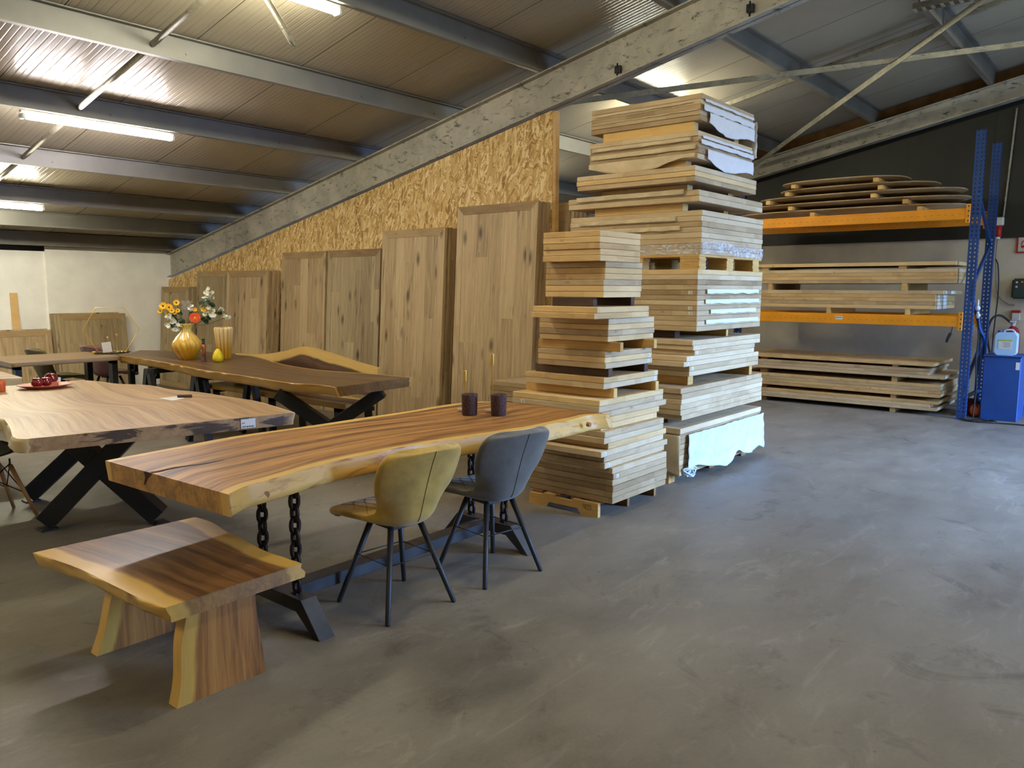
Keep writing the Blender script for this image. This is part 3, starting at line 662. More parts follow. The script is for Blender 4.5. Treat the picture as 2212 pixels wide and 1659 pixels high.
# ---------- tall rear stack
GB = 'wooden spacers of the tall rear stack'
def B_sp(z0, z1, x0, x1, y0, y1, mat, where, wdt=.09):
    spacer(x0, x0 + wdt, y0, y1, z0, z1, mat, 'left spacer ' + where, GB); spacer(x1 - wdt, x1, y0, y1, z0, z1, mat, 'right spacer ' + where, GB)
Yb_ = 2.88
xb0, xb1 = 5.53, 7.12
for k, xx in enumerate((xb0 + .02, (xb0 + xb1) / 2 - .05, xb1 - .18)):
    spacer(xx, xx + .10, Yb_ + .10, 3.95, 0, .075, PINE if k == 0 else TIMB, ['left', 'middle', 'right'][k] + ' floor batten under the wrapped bottom of the tall stack', GB, 'floor_batten')
z = .075
for k in range(8):
    board(xb0 + .006, xb1 - .006, Yb_ + .006, 4.02, z, .0425, OAKD, 'wrapped oak board, %s in the sheeted bottom bundle of the tall stack' % (['lowest', 'second up', 'third up', 'fourth up', 'fifth up', 'sixth up', 'seventh up', 'eighth up'][k]), G2); z += .0425
board(xb0, xb1, Yb_, 4.03, z, .045, OAK, 'bare oak board lying on the white-sheeted bundle of the tall stack', G2); z += .045
zs = .523; B_sp(z, zs, xb0 + .2, xb1 - .25, 3.1, 3.9, DARKB, 'above the sheeted bundle, tall stack')
a = pile(zs, 6, .0428, Yb_, 1472, 1290, 1645.5, [OAK, OAK, OAKD], 'six just above the sheeted bundle, tall stack', G2, rows={0: (1471, 1290, 1645), 3: (1470, 1290, 1645), 4: (1470, 1290, 1645), 5: (1473, 1290, 1645)}); z = a[4]
zs = .864; xs = solveX(1497, 2.95, z + .03)
spacer(xs - .09, xs, 2.95, 3.9, z, zs, PINE, 'left pale spacer over the six lower boards, tall stack', GB); xs = solveX(1624, 2.9, z + .03); spacer(xs - .06, xs, 2.9, 3.9, z, zs, PINE, 'right pale spacer over the six lower boards, tall stack', GB)
a = pile(zs, 7, .0406, Yb_, 1496, 1300, 1640, [OAK, OAK, OAKD], 'seven staggered ones midway up the tall stack', G2, rows={0: (1496.3, 1300, 1642), 1: (1497.7, 1300, 1642), 2: (1500.4, 1300, 1630.6), 3: (1483.5, 1300, 1629), 4: (1477.3, 1300, 1638.5), 5: (1489.6, 1300, 1638), 6: (1489, 1300, 1637.5)}, stick={2: ('r', .04), 3: ('r', .07), 4: ('r', .07), 5: ('r', .05)}); z = a[4]
zs = 1.216; xs = solveX(1573, 2.95, z + .03)
spacer(5.9, 5.99, 3.15, 3.95, z, zs, DARKB, 'left dark spacer under the twelve boards, tall stack', GB); spacer(xs - .04, xs, 2.95, 4.0, z, zs, PINE, 'right pale spacer under the twelve boards, tall stack', GB)
rows = {k: (1507.5 - k * .25, 1215, 1647 - k * .5) for k in range(12)}
a = pile(zs, 12, .0411, Yb_, 1507, 1215, 1645, {0: OAKY, '*': [OAKD, OAK, OAKD]}, 'block of twelve in the tall rear stack', G2, rows=rows, stick={4: ('l', .06), 7: ('l', .06), 8: ('l', .055)}); z = a[4]
# slatted pallet with thin-board blocks
T = thing('pallet', 'pallet of thin stacked slats under the film-wrapped boards, tall rear stack', 'pallet', (6.3, 3.4, z)); zb = z; zt = z + .098
def slat_block(x0, x1, y0, y1, z0, z1, n=9):
    b1 = B(); h = (z1 - z0) / n
    for i in range(n): j = random.uniform(-.004, .004); box(b1, x0 + j, x1 + j, y0 + random.uniform(-.004, .003), y1, z0 + i * h + .0008, z0 + (i + 1) * h - .0008)
    return b1
for (pa_, pb_) in ((1512, 1526), (1571, 1585), (1627, 1640)):
    x0 = solveX(pa_, Yb_, zb + .05); x1 = solveX(pb_, Yb_, zb + .05)
    for y0 in (2.885, 3.40, 3.93): obj('slat_block', slat_block(x0 - (.0 if pa_ > 1520 else 0), x1, y0, y0 + .17, zb, zt), PINE, T)
x0 = solveX(1512, Yb_, zb + .05)
b1 = B(); box(b1, x0, 7.0, 2.885, 4.10, zt, zt + .02, .002); obj('deck', b1, PINE, T)
zs = zt + .02
xs = (2.171 - zs) / 8
a = pile(zs, 8, xs, Yb_, 1515.5, 1232, 1647, [OAK, OAK, OAKD], 'eight with shiny film round their foot, tall stack', G2); B5 = a; z = a[4]
def B_sp2(z0, z1, pxl, pxr, X, Yr, mat, where):
    xx = X; y0 = solveY(pxr, xx, (z0 + z1) / 2); y1 = solveY(pxl, xx, (z0 + z1) / 2)
    spacer(xx, xx + .09, y0, y1, z0, z1, mat, 'front pale spacer ' + where, GB); spacer(xx + .75, xx + .84, y0, y1, z0, z1, mat, 'rear pale spacer ' + where, GB)
zs = 2.232; B_sp2(z, zs, 1285, 1475, 5.79, 2.95, PINE, 'over the film-wrapped eight, tall stack')
a = pile(zs, 2, .045, Yb_, 1510, 1228, 1647, [OAK], 'pair with a paper strip between, tall stack', G2); B4 = a; z = a[4]
zs = z + .055; B_sp2(z, zs, 1300, 1485, 5.78, 2.95, OAKY, 'over the pair, tall stack')
a = pile(zs, 3, .0397, Yb_, 1501, 1246, 1633, [OAKY, OAK], 'three below the two papered bundles, tall stack', G2); B3 = a; z = a[4]
zs = z + .055; B_sp2(z, zs, 1310, 1482, 5.72, 2.95, OAKY, 'under the lower papered bundle, tall stack')
a = pile(zs, 5, .0424, Yb_, 1509, 1274, 1624.5, [OAKD, OAK], 'lower papered bundle of five, tall stack', G2); B2 = a; z = a[4]
zs = z + .078; B_sp2(z, zs, 1303, 1497, 5.72, 2.95, PINE, 'under the topmost papered bundle, tall stack')
a = pile(zs, 5, .0398, Yb_, 1514, 1277, 1627, [OAKD, OAK], 'topmost papered bundle of five, tall stack', G2); B1 = a
# ---------- papers and films
def sheet(name, P, nu, nv, mat, label, cat, amp=.006, freq=9, thick=.0012, group=None, edge=0.0, out=(0, -1, 0), sd=0):
    """P(u,v)->point; crumpled outwards"""
    bm = B(); O = Vector(out); rows = []
    for j in range(nv + 1):
        row = []
        for i in range(nu + 1):
            u, v = i / nu, j / nv; p = Vector(P(u, v)); q = p * freq + Vector((sd, sd * 2, 0))
            d = abs(noise.noise(q)) * amp * 1.6 + noise.noise(q * 2.7) * amp * .6 + amp
            if edge: p.z += noise.noise(Vector((u * 7 + sd, v * 3, sd))) * edge * v
            row.append(bm.verts.new(p + O * max(d, .0008)))
        rows.append(row)
    for j in range(nv):
        for i in range(nu): f = bm.faces.new((rows[j][i], rows[j][i + 1], rows[j + 1][i + 1], rows[j + 1][i])); f.smooth = True
    o = obj(name, bm, mat)
    md = o.modifiers.new('thick', 'SOLIDIFY'); md.thickness = thick; md.offset = 0
    return tag(o, label, cat, group)
GP = 'paper strips peeking out of the tall stack'
def strip_r(xa, xb, Y, z, hh, label, sd, amp=.006, name='paper_strip', taper=.0):
    return sheet(name, lambda u, v: (xa + (xb - xa) * u, Y, z + (hh / 2 - hh * v) * (1 - taper * (abs(u - .5) * 2) ** 4)), 46, 5, PAPER if name != 'foam' else SKIRT, label, 'paper', amp, 16, .001, GP, sd=sd, edge=.008)
def strip_l(X, ya, yb, z, hh, label, sd, amp=.005, mat=None, drop=None):
    return sheet('paper_strip', lambda u, v: (X, ya + (yb - ya) * u, z + hh / 2 - (hh + (drop(u) if drop else 0)) * v), 46, 5, mat or CARD, label, 'paper', amp, 14, .001, GP, sd=sd, edge=.006, out=(-1, 0, 0))
# block of twelve: strips on the right face
zt12 = 1.216 + 12 * .0411
for k, (pa_, pb_) in enumerate(((1524, 1636), (1521, 1637), (1532, 1630), (1522, 1635))):
    zz = zt12 - (4.25 + 2 * k) * .0411 + (.0 if k else 0)
    strip_r(solveX(pa_, Yb_, zz), solveX(pb_, Yb_, zz), Yb_ - .006, zz, .036, ['uppermost', 'second', 'third', 'lowest'][k] + ' white paper strip on the block of twelve boards, tall stack', 3 + k)
# topmost bundle: white paper on the right face, hanging sheet at its end
for (bb, nm) in ((B1, 'topmost'), (B2, 'lower')):
    x0, x1, yy, yl, ztop = bb; zbot = ztop - 5 * .0405
    strip_r(x0 + .05, x1 - .02, yy - .006, ztop - .045, .022, 'thin white paper line on the right side of the %s papered bundle' % nm, 11)
    strip_r(x0 + .01, x1 - .01, yy - .006, ztop - .085 if nm == 'lower' else ztop - .10, .035 if nm == 'lower' else .05, 'broad white paper band round the right side of the %s papered bundle' % nm, 12, .010)
    sheet('paper_sheet', lambda u, v, x0=x0, x1=x1, zbot=zbot: (x0 + .12 + (x1 - x0 - .12) * u, Yb_ - .008, zbot + .075 - (.075 + .055 * math.sin(PI * min(1, u * 1.25)) + .03 * u) * v), 40, 8, PAPER,
          'white paper sheet sagging below the right side of the %s papered bundle' % nm, 'paper', .008, 9, .001, GP, sd=21, edge=.01)
    strip_l(x0 - .004, yy + .06, yl - .03, ztop - .060, .010 if nm == 'topmost' else .030, 'ragged brown paper line across the left side of the %s papered bundle' % nm, 5)
    strip_l(x0 - .004, yy + .02, yl - .02, ztop - .122, .008 if nm == 'topmost' else .036, 'second brown paper line across the left side of the %s papered bundle' % nm, 6)
x0, x1, yy, yl, ztop = B2
sheet('paper_sheet', lambda u, v: (x0 - .006, yy + .02 + (yl - yy - .02) * u, ztop - .170 - (.035 + .07 * max(0, math.sin(PI * (u - .15) * 1.15))) * v), 50, 8, CARD, 'translucent brown sheet drooping under the left side of the lower papered bundle', 'paper', .006, 8, .001, GP, sd=31, edge=.012, out=(-1, 0, 0))
x0, x1, yy, yl, ztop = B1
sheet('paper_sheet', lambda u, v: (x1 + .002, yy - .02 + .35 * u, ztop - .06 - (.30 + .05 * math.sin(5 * u)) * v), 16, 16, PAPER, 'crumpled white paper hanging off the right end of the topmost bundle', 'paper', .02, 9, .001, GP, sd=41, edge=.02, out=(1, -.25, 0))
x0, x1, yy, yl, ztop = B4
strip_l(x0 - .004, yy + .12, yl - .10, ztop - .012, .040, 'twisted paper strip on the upper board of the pair, tall stack', 8, .010)
x0, x1, yy, yl, ztop = B5
strip_l(x0 - .004, yy + .22, yl - .10, ztop - .060, .036, 'upper twisted paper strip above the short stack, tall stack', 9, .010)
strip_l(x0 - .004, yy + .18, yl - .30, ztop - .135, .036, 'lower twisted paper strip behind the short stack top, tall stack', 10, .008)
# shiny film round the foot of the eight
zf0, zf1 = ztop - 8 * xs - .004, ztop - 8 * xs + .085
T = thing('stretch_film', 'shiny clear film wrapped round the foot of the eight boards, tall stack', 'film', (x0, yy, zf0))
def film(P, out, sd):
    bm = B(); O = Vector(out); rows = []
    for j in range(11):
        row = []
        for i in range(71):
            u, v = i / 70, j / 10; p = Vector(P(u, v)); q = p * 16 + Vector((sd, 0, 0))
            row.append(bm.verts.new(p + O * (.006 + abs(noise.noise(q)) * .016 + abs(noise.noise(q * 2.3)) * .008)))
        rows.append(row)
    for j in range(10):
        for i in range(70): f = bm.faces.new((rows[j][i], rows[j][i + 1], rows[j + 1][i + 1], rows[j + 1][i])); f.smooth = True
    return bm
obj('film_side', film(lambda u, v: (x0 + (x1 - x0) * u, yy, zf1 + .035 * max(0, math.sin(PI * 1.8 * u)) * (1 - u) - (zf1 - zf0) * v), (0, -1, 0), 0), FILM, T)
obj('film_front', film(lambda u, v: (x0, yy + (yl - yy) * u, zf1 - (zf1 - zf0) * v), (-1, 0, 0), 5), FILM, T)
# big white foam sheet on the bottom bundle
zt9 = .075 + 8 * .0425
def skirt(u, v):
    top = zt9 - .012
    low = .085 + .05 * math.sin(9 * u + .5) * (1 - .4 * u) + .012 * math.sin(23 * u) + (.09 * math.exp(-((u - .55) / .09) ** 2)) - .02 * math.exp(-((u - .8) / .08) ** 2)
    return (xb0 + .11 + (xb1 - xb0 - .10) * u - .03 * (1 - u) * v, Yb_ - .004 - .03 * v * math.sin(PI * u) - .02 * v, top - (top - low) * v)
sheet('foam_sheet', skirt, 80, 30, SKIRT, 'large bluish-white sheet draped over the bottom bundle of the tall stack', 'sheet', .014, 6, .002, edge=.02, sd=51)
sheet('foam_sheet', lambda u, v: (xb1 + .005 + .10 * v * (1 - abs(u - .5)), Yb_ + .02 + .30 * u, zt9 - .03 - .30 * v + .1 * u * v), 14, 14, SKIRT, 'loose corner of the white sheet sticking out at the far end, tall stack', 'sheet', .012, 8, .002, edge=.03, sd=61, out=(1, -.3, 0))
sheet('brown_wrap', lambda u, v: (xb0 - .004 - .01 * math.sin(6 * u + 4 * v), Yb_ - .01 + .75 * u, zt9 - .005 - (zt9 - .09) * v + .02 * math.sin(9 * u) * v), 24, 20, CARD, 'brown paper folded over the front end of the sheeted bundle', 'paper', .010, 5, .002, edge=.02, sd=71, out=(-1, 0, 0))
bm = B()
for k in range(5):
    pts = [(xb0 + .10 + .05 * math.cos(a_ * 1.3 + k) + .01 * k, Yb_ - .03 - .02 * math.sin(a_ * 2 + k), .10 + .035 * math.sin(a_ + k * 1.3)) for a_ in [i * .5 for i in range(10)]]
    tube(bm, smooth_path(pts, 3), .007, 6)
o = obj('film_tangle', bm, SKIRT); tag(o, 'small tangle of white film at the foot of the brown-wrapped corner', 'film')
# ================================================================== LEANING PANELS
def lean_panel(y0, y1, h, k, mat, label, group, framed, face_x, base_dx, t=.036, fw=.085, name='tabletop_panel'):
    """k-th panel from the wall; face_x: wall plane; top back edge touches the panel behind"""
    gap = .0035
    xt = face_x - k * (t + gap); th = math.asin(min(.3, base_dx / h))
    back_bottom = xt - math.sin(th) * h
    T = thing(name, label, 'panel', (back_bottom - t * math.cos(th), (y0 + y1) / 2, t * math.sin(th) * 0), 0, group)
    T.rotation_euler = (0, th, 0); T.location.z = .0005; T.matrix_world = Matrix.Translation(T.location) @ Matrix.Rotation(th, 4, 'Y')
    w2 = (y1 - y0) / 2
    if not framed:
        b1 = B(); box(b1, 0, t, -w2, w2, 0, h, .002); lobj('field', b1, mat, T)
    else:
        b1 = B(); box(b1, .001, t - .001, -w2 + fw + .0022, w2 - fw - .0022, fw + .0022, h - fw - .0022); lobj('field', b1, mat, T)
        f = lambda a, b, c: (c, a, b)
        for nm, poly in (('top_rail', [(-w2, h), (w2, h), (w2 - fw, h - fw), (-w2 + fw, h - fw)]), ('bottom_rail', [(-w2, 0), (-w2 + fw, fw), (w2 - fw, fw), (w2, 0)]), ('stile', [(-w2, 0), (-w2, h), (-w2 + fw, h - fw), (-w2 + fw, fw)]), ('stile', [(w2, 0), (w2 - fw, fw), (w2 - fw, h - fw), (w2, h)])):
            b1 = B(); prism(b1, poly, 0, t, 0, f); o = lobj(nm, b1, RAILM if 'rail' in nm else mat, T)
    return T
RAILM = board_mat('panel_rail', (184, 156, 112), (160, 132, 92), (124, 98, 66), lam=.3)
def panel_stack(y0, y1, h, n, mat, desc, base, framed=True, wall=XO, t=.036):
    grp = 'panels of the ' + desc
    for k in range(n):
        lab = ('front' if k == n - 1 else ['rearmost', 'second from the rear', 'third from the rear', 'fourth from the rear', 'fifth from the rear'][k]) + ' panel of the ' + desc
        if n == 1: lab = 'single panel, ' + desc
        jy = 0 if k == n - 1 else random.uniform(-.012, .012)
        lean_panel(y0 + jy, y1 + jy, h + (0 if k == n - 1 else random.uniform(-.008, .004)), k, mat, lab, grp, k == n - 1 and framed, wall, base, t)
panel_stack(4.76, 5.83, 2.40, 5, PAN, 'tallest leaning stack, behind the candle holders', .14)
panel_stack(6.02, 7.02, 2.205, 5, PAN, 'leaning stack just left of the tallest one', .13)
panel_stack(7.20, 8.20, 2.02, 2, PANG, 'greyish leaning pair directly behind the wavy bench', .12)
panel_stack(8.245, 9.19, 2.02, 2, PAN, 'leaning pair left of the greyish pair', .12)
panel_stack(9.36, 10.37, 1.79, 5, PAN, 'leaning stack right behind the tall fluted vase', .12)
panel_stack(10.62, 11.50, 1.80, 1, PANG, 'leaning on chipboard behind the bouquet', .12)
panel_stack(11.53, 12.40, 1.565, 4, PANG, 'short stack in the corner left of the bouquet', .11)
# panels on the left wall (lean towards +y)
def lean_left(x0, x1, h, n, desc, base, mat, t=.036, fw=.085, off=0.0):
    for k in range(n):
        th = math.asin(base / h); gap = .0035
        yt = YL - .032 - off - k * (t + gap); yb = yt - base - t
        T = thing('tabletop_panel', ('front' if k == n - 1 else ['rear', 'middle'][k]) + ' panel of the ' + desc, 'panel', ((x0 + x1) / 2 + k * .03, yb, .0005), 0, 'panels of the ' + desc)
        T.rotation_euler = (0, th, PI / 2); w2 = (x1 - x0) / 2
        if k < n - 1: b1 = B(); box(b1, 0, t, -w2, w2, 0, h + .015 * (k == 0), .002); lobj('field', b1, mat, T); continue
        b1 = B(); box(b1, .001, t - .001, -w2 + fw + .0022, w2 - fw - .0022, fw + .0022, h - fw - .0022); lobj('field', b1, mat, T)
        f = lambda a, b, c: (c, a, b)
        for nm, poly in (('top_rail', [(-w2, h), (w2, h), (w2 - fw, h - fw), (-w2 + fw, h - fw)]), ('stile', [(-w2, 0), (-w2, h), (-w2 + fw, h - fw), (-w2 + fw, 0)]), ('stile', [(w2, 0), (w2 - fw, 0), (w2 - fw, h - fw), (w2, h)])):
            b1 = B(); prism(b1, poly, 0, t, 0, f); lobj(nm, b1, RAILM if 'rail' in nm else mat, T)
lean_left(4.50, 5.47, 1.16, 3, 'stack on the white wall behind the hexagon frame', .10, PANG)
lean_left(3.45, 4.43, .95, 2, 'low stack on the white wall behind the olive chair', .12, PAN, off=.05)
bm = B(); box(bm, -.045, .045, -.02, .0, 0, 1.47, .002); o = obj('pine_plank', bm, STUD, xf=Matrix.Translation((4.06, YL - .105, 0)) @ Matrix.Rotation(-.068, 4, 'X')); tag(o, 'narrow yellow pine plank leaning upright on the white wall at far left', 'plank')
# boards and racking glimpsed past the end of the partition
for k in range(5):
    yy = 4.70
    board(6.45 + .04 * k, 6.487 + .04 * k, 3.9 + .75 - .02 * k, 4.62 + .75, .0, 2.40 - .01 * k, [OAKD, OAK][k % 2], 'upright greyish board, %s past the partition end post' % ['first', 'second', 'third', 'fourth', 'fifth'][k], 'upright boards behind the partition end', name='upright_board')
# ================================================================== PALLET RACK
RX0, RX1 = 10.70, 11.85
def upright(y, h, label, braces=True):
    T = thing('rack_upright', label, 'rack', ((RX0 + RX1) / 2, y, 0), 0, 'blue rack uprights')
    for x, nm in ((RX0, 'front_post'), (RX1 - .07, 'rear_post')):
        b1 = B(); box(b1, x, x + .07, y, y + .003, .004, h); box(b1, x, x + .07, y + .097, y + .10, .004, h)
        for ya, yb in ((.003, .020), (.034, .066), (.080, .097)): box(b1, x, x + .003, y + ya, y + yb, .004, h)
        n = int(h / .05)
        for i in range(n):
            for ya, yb in ((.020, .034), (.066, .080)): box(b1, x, x + .003, y + ya, y + yb, .004 + i * .05, .004 + i * .05 + .029)
        p = obj(nm, b1, BLUED, T)
        if x == RX0:
            b1 = B()
            for i in range(1, n):
                for xx in (x + .022, x + .048): box(b1, xx - .005, xx + .005, y - .0015, y + .0005, i * .05 - .009, i * .05 + .009)
            q = obj('side_slots', b1, HOLE, p)
        b1 = B(); box(b1, x - .025, x + .09, y - .01, y + .11, 0, .005); obj('foot_plate', b1, BLUED, p)
    if braces:
        zz = .35; d = 1
        n = int((h - .5) / .62)
        for i in range(n):
            a = (RX0 + .04, y + .05, zz) if d > 0 else (RX1 - .04, y + .05, zz); c = (RX1 - .04, y + .05, zz + .58) if d > 0 else (RX0 + .04, y + .05, zz + .58)
            b1 = B(); beam(b1, a, c, .03, .045); obj('diagonal_brace', b1, BLUED, T); zz += .6; d = -d
        b1 = B(); beam(b1, (RX0 + .04, y + .05, .25), (RX1 - .04, y + .05, .25), .03, .04); obj('cross_brace', b1, BLUED, T)
    return T
upright(1.795, 3.40, 'blue slotted rack upright beside the blue cabinet')
upright(5.16, 3.0, 'blue slotted rack upright hidden behind the tall stack, seen through its pallet')
upright(7.72, 2.66, 'blue slotted rack upright glimpsed past the end of the partition', False)
def rbeam(x, y0, y1, z0, z1, label, lab=False):
    T = thing('rack_beam', label, 'beam', (x, (y0 + y1) / 2, z0), 0, 'orange rack beams')
    b1 = B(); prism(b1, [(0, 0), (.045, 0), (.045, z1 - z0), (.012, z1 - z0), (.012, z1 - z0 - .022), (0, z1 - z0 - .022)], y0, y1, .002, fn=lambda a, b, c: (x + a, c, z0 + b)); bb = obj('beam_section', b1, ORANGE, T)
    b1 = B()
    n = int((y1 - y0) / .075)
    for i in range(n): yy = y0 + .05 + i * .075; box(b1, x - .001, x + .001, yy, yy + .025, z0 + (z1 - z0) * .42, z0 + (z1 - z0) * .42 + .004)
    obj('slots', b1, TIMB, bb)
    for yy in (y0 - .045, y1):
        b1 = B(); box(b1, x - .006, x + .05, yy, yy + .045, z0 - .045, z1 + .045, .003); c = obj('end_connector', b1, ORANGE, T)
        b1 = B()
        for k in range(4): box(b1, x - .0075, x - .005, yy + .012, yy + .022, z0 - .03 + k * (z1 - z0 + .04) / 3, z0 - .012 + k * (z1 - z0 + .04) / 3)
        obj('hook_slots', b1, HOLE, c)
    if lab:
        b1 = B(); yy = atX(1812, 688, x).y; box(b1, x - .0015, x + .001, yy - .047, yy + .047, z0 + .052, z0 + .096); s = obj('label_card', b1, PAPER, T); s['label'] = 'white label with a line of dark print'
        b1 = B()
        for (a, b_) in ((-.040, -.016), (-.012, -.001), (.003, .014), (.018, .036)): box(b1, x - .0028, x - .0014, yy - b_, yy - a, z0 + .074, z0 + .082)
        obj('print', b1, INK, s)
UB0, UB1, LB0, LB1 = 2.385, 2.515, 1.115, 1.245
rbeam(RX0 - .02, 1.94, 5.11, UB0, UB1, 'upper front orange rack beam below the rounded tops'); rbeam(RX1 - .03, 1.94, 5.11, UB0, UB1, 'upper rear orange rack beam against the dark wall')
rbeam(RX0 - .02, 1.94, 5.11, LB0, LB1, 'lower front orange rack beam with a small white label', True); rbeam(RX1 - .03, 1.94, 5.11, LB0, LB1, 'lower rear orange rack beam behind the middle boards')
# rounded tops
def oval_top(y0, y1, z, t, label):
    cx = (RX0 + RX1) / 2; w = .52; cy = (y0 + y1) / 2; L = (y1 - y0) / 2
    def pts(sc_, n=64):
        out = []
        for i in range(n):
            a = 2 * PI * i / n; ca, sa = math.cos(a), math.sin(a); e = 2 / 2.6
            out.append((cx + (w - sc_) * math.copysign(abs(ca) ** e, ca), cy + (L - sc_) * math.copysign(abs(sa) ** e, sa)))
        return out
    bm = B(); rings = []
    for s_, zz in ((.075, 0), (.004, t * .62), (0, t * .7), (0, t - .003), (.003, t)):
        rings.append([bm.verts.new((x, y, z + zz)) for x, y in pts(s_)])
    n = 64
    for a, b in zip(rings, rings[1:]):
        for i in range(n): bm.faces.new((a[i], a[(i + 1) % n], b[(i + 1) % n], b[i]))
    bm.faces.new(rings[0][::-1]); bm.faces.new(rings[-1])
    o = obj('oval_tabletop', bm, OAKD); return tag(o, label, 'tabletop', 'rounded tabletops on the rack')
oy = [(2.02, 4.98), (2.00, 4.85), (2.05, 4.66), (2.36, 4.36), (2.72, 4.33)]
GR = 'small spacers between the rounded tops'
z = UB1
sp = [((4.10, 3.05),), ((3.86, 2.55),), ((4.45, 2.75),), ((4.14, 2.80),), ((4.12, 2.95),)]
sy = [(3.75, 2.45), (4.05, 2.62), (4.36, 3.0), (4.1, 2.92), (4.02, 2.98)]
names = ['lowest and longest', 'second from the bottom', 'middle', 'second from the top', 'topmost and shortest']
for k in range(5):
    for j, yy in enumerate(sy[k]):
        bm = B(); box(bm, RX0 + .02, RX0 + 1.0, yy - .03, yy + .03, z + .0004, z + .052, .002); o = obj('wood_spacer', bm, PINE if k else STUD)
        tag(o, '%s spacer under the %s rounded top' % (['left', 'right'][j], names[k]), 'spacer', GR)
    z += .0524
    oval_top(oy[k][0], oy[k][1], z, .044, 'rounded oak top on the rack, ' + names[k]); z += .0444
# middle bay
GM = 'oak boards on the middle rack level'; GMS = 'spacers on the middle rack level'
z = LB1
def rsp(yy, w, z0, z1, label, mat=PINE, x0=RX0 - .0, g=GMS):
    bm = B(); box(bm, x0, RX1 - .05, yy - w / 2, yy + w / 2, z0 + .0004, z1 - .0004, .002); o = obj('wood_spacer', bm, mat); tag(o, label, 'spacer', g)
yy1 = atX(1789, 665, RX0).y; yy2 = atX(1960, 665, RX0).y
rsp(yy1, .045, z, z + .072, 'left spacer on the lower orange beam'); rsp(yy2, .05, z, z + .072, 'right spacer on the lower orange beam')
z += .072
for k in range(5):
    y0 = 2.20 if k < 4 else 2.12
    bo = board(RX0, RX1 - .05, y0, 4.62, z, .046, [OAKY, OAK, OAKY, OAKY, OAK][k], 'oak board in the lower middle-rack bundle, ' + ['lowest', 'second up', 'third up', 'fourth up', 'top and longest'][k], GM)
    if k < 4 or True:
        e = y0 - 2.41 if False else y0 - (y0 + 4.62) / 2
        for xx in (-.52, -.25):
            b2 = B(); box(b2, xx, xx + .16, e - .030, e - .0005, .001, .044, .006); g_ = lobj('foam_guard', b2, WHITEP, bo); g_['label'] = 'white foam end guard'
    z += .046
zs = z + .085; rsp(atX(1663, 624, RX0).y, .05, z, zs, 'left spacer between the two middle-rack bundles'); rsp(atX(1953, 620, RX0).y, .06, z, zs, 'right spacer between the two middle-rack bundles'); z = zs
for k in range(4):
    board(RX0, RX1 - .05, 1.985 + random.uniform(0, .01), 4.62, z, .0455, [OAK, OAKY, OAKY, OAK][k], 'oak board in the upper middle-rack bundle, ' + ['lowest', 'second up', 'third up', 'topmost'][k], GM)
    z += .0455
zs = z + .038; rsp(4.35, .09, z, zs, 'left thin spacer under the single top board, middle rack'); rsp(2.60, .09, z, zs, 'right thin spacer under the single top board, middle rack'); z = zs
board(RX0 - .02, RX1 - .2, 2.0, 4.6, z, .045, OAKY, 'single oak board lying highest on the middle rack level', GM)
# floor bay
GF = 'oak boards on the floor under the rack'; GFS = 'spacers on the floor under the rack'
z = 0
def fsp(z, h, n): 
    rsp(4.35, .09, z, z + h, 'left ' + n, TIMB, RX0 + .08, GFS); rsp(atX(1930, 850, RX0 + .1).y, .06, z, z + h, 'right ' + n, OAKY, RX0 + .08, GFS)
fsp(0, .06, 'spacer on the floor under the rack pile'); z = .06
seq = [(2.12, 'lowest'), (2.20, 'second up'), (2.11, 'third up'), 'sp', (2.10, 'fourth up'), (2.09, 'fifth up'), (2.10, 'sixth up'), (2.10, 'seventh up'), 'sp', (2.06, 'eighth up'), (2.24, 'ninth up'), (2.22, 'tenth up'), 'sp', (2.18, 'topmost')]
nsp = 0
for s in seq:
    if s == 'sp':
        h = (.048, .068, .030)[nsp]; fsp(z, h, 'spacer, %s gap of the floor pile under the rack' % ['lowest', 'middle', 'highest'][nsp]); nsp += 1; z += h; continue
    board(RX0 + .05, RX1 - .02, s[0], 4.7, z, .0405, random.choice([OAKY, OAK, OAKY]), 'oak board in the floor pile under the rack, ' + s[1], GF); z += .0405
bm = B(); box(bm, RX1 - .06, RX1 + .10, 2.0, 4.7, z - .02, z + .02); 
o = obj('oak_board', B(), OAK) if False else None
bm.free()
# ---------- cabinet, canister, extinguisher, wall things
T = thing('metal_cabinet', 'blue metal machine cabinet beside the rack upright', 'cabinet', (11.13, 1.46, 0))
b1 = B(); box(b1, 10.90, 11.42, 1.295, 1.675, .0, .765, .006); obj('body', b1, BLUE, T)
b1 = B(); box(b1, 10.885, 11.43, 1.285, 1.685, .765, .782, .004); obj('lid', b1, BLUE, T)
b1 = B(); box(b1, 10.8985, 10.902, 1.305, 1.345, .62, .71); obj('metal_plate', b1, LENS, T)
T = thing('jerry_can', 'pale translucent canister with a lime label on the blue cabinet', 'canister', (11.02, 1.47, .782))
def rr(x0, x1, z0, z1, r, n=5):
    out = []
    for cx, cz, a0 in ((x1 - r, z1 - r, 0), (x0 + r, z1 - r, 90), (x0 + r, z0 + r, 180), (x1 - r, z0 + r, 270)):
        for i in range(n + 1): a = math.radians(a0 + 90 * i / n); out.append((cx + r * math.cos(a), cz + r * math.sin(a)))
    return out
b1 = B(); prism(b1, rr(1.36, 1.58, .7825, 1.055, .035), 10.93, 11.11, .012, fn=lambda a, b, c: (c, a, b)); obj('body', b1, GLASSY, T)
b1 = B(); tube(b1, [(11.0, 1.545, 1.052), (11.0, 1.545, 1.075)], .024, 14); obj('cap', b1, BLUE, T)
b1 = B(); tube(b1, smooth_path([(11.0, 1.50, 1.052), (11.0, 1.49, 1.08), (11.0, 1.42, 1.085), (11.0, 1.385, 1.05)], 5), .010, 8); obj('handle', b1, GLASSY, T)
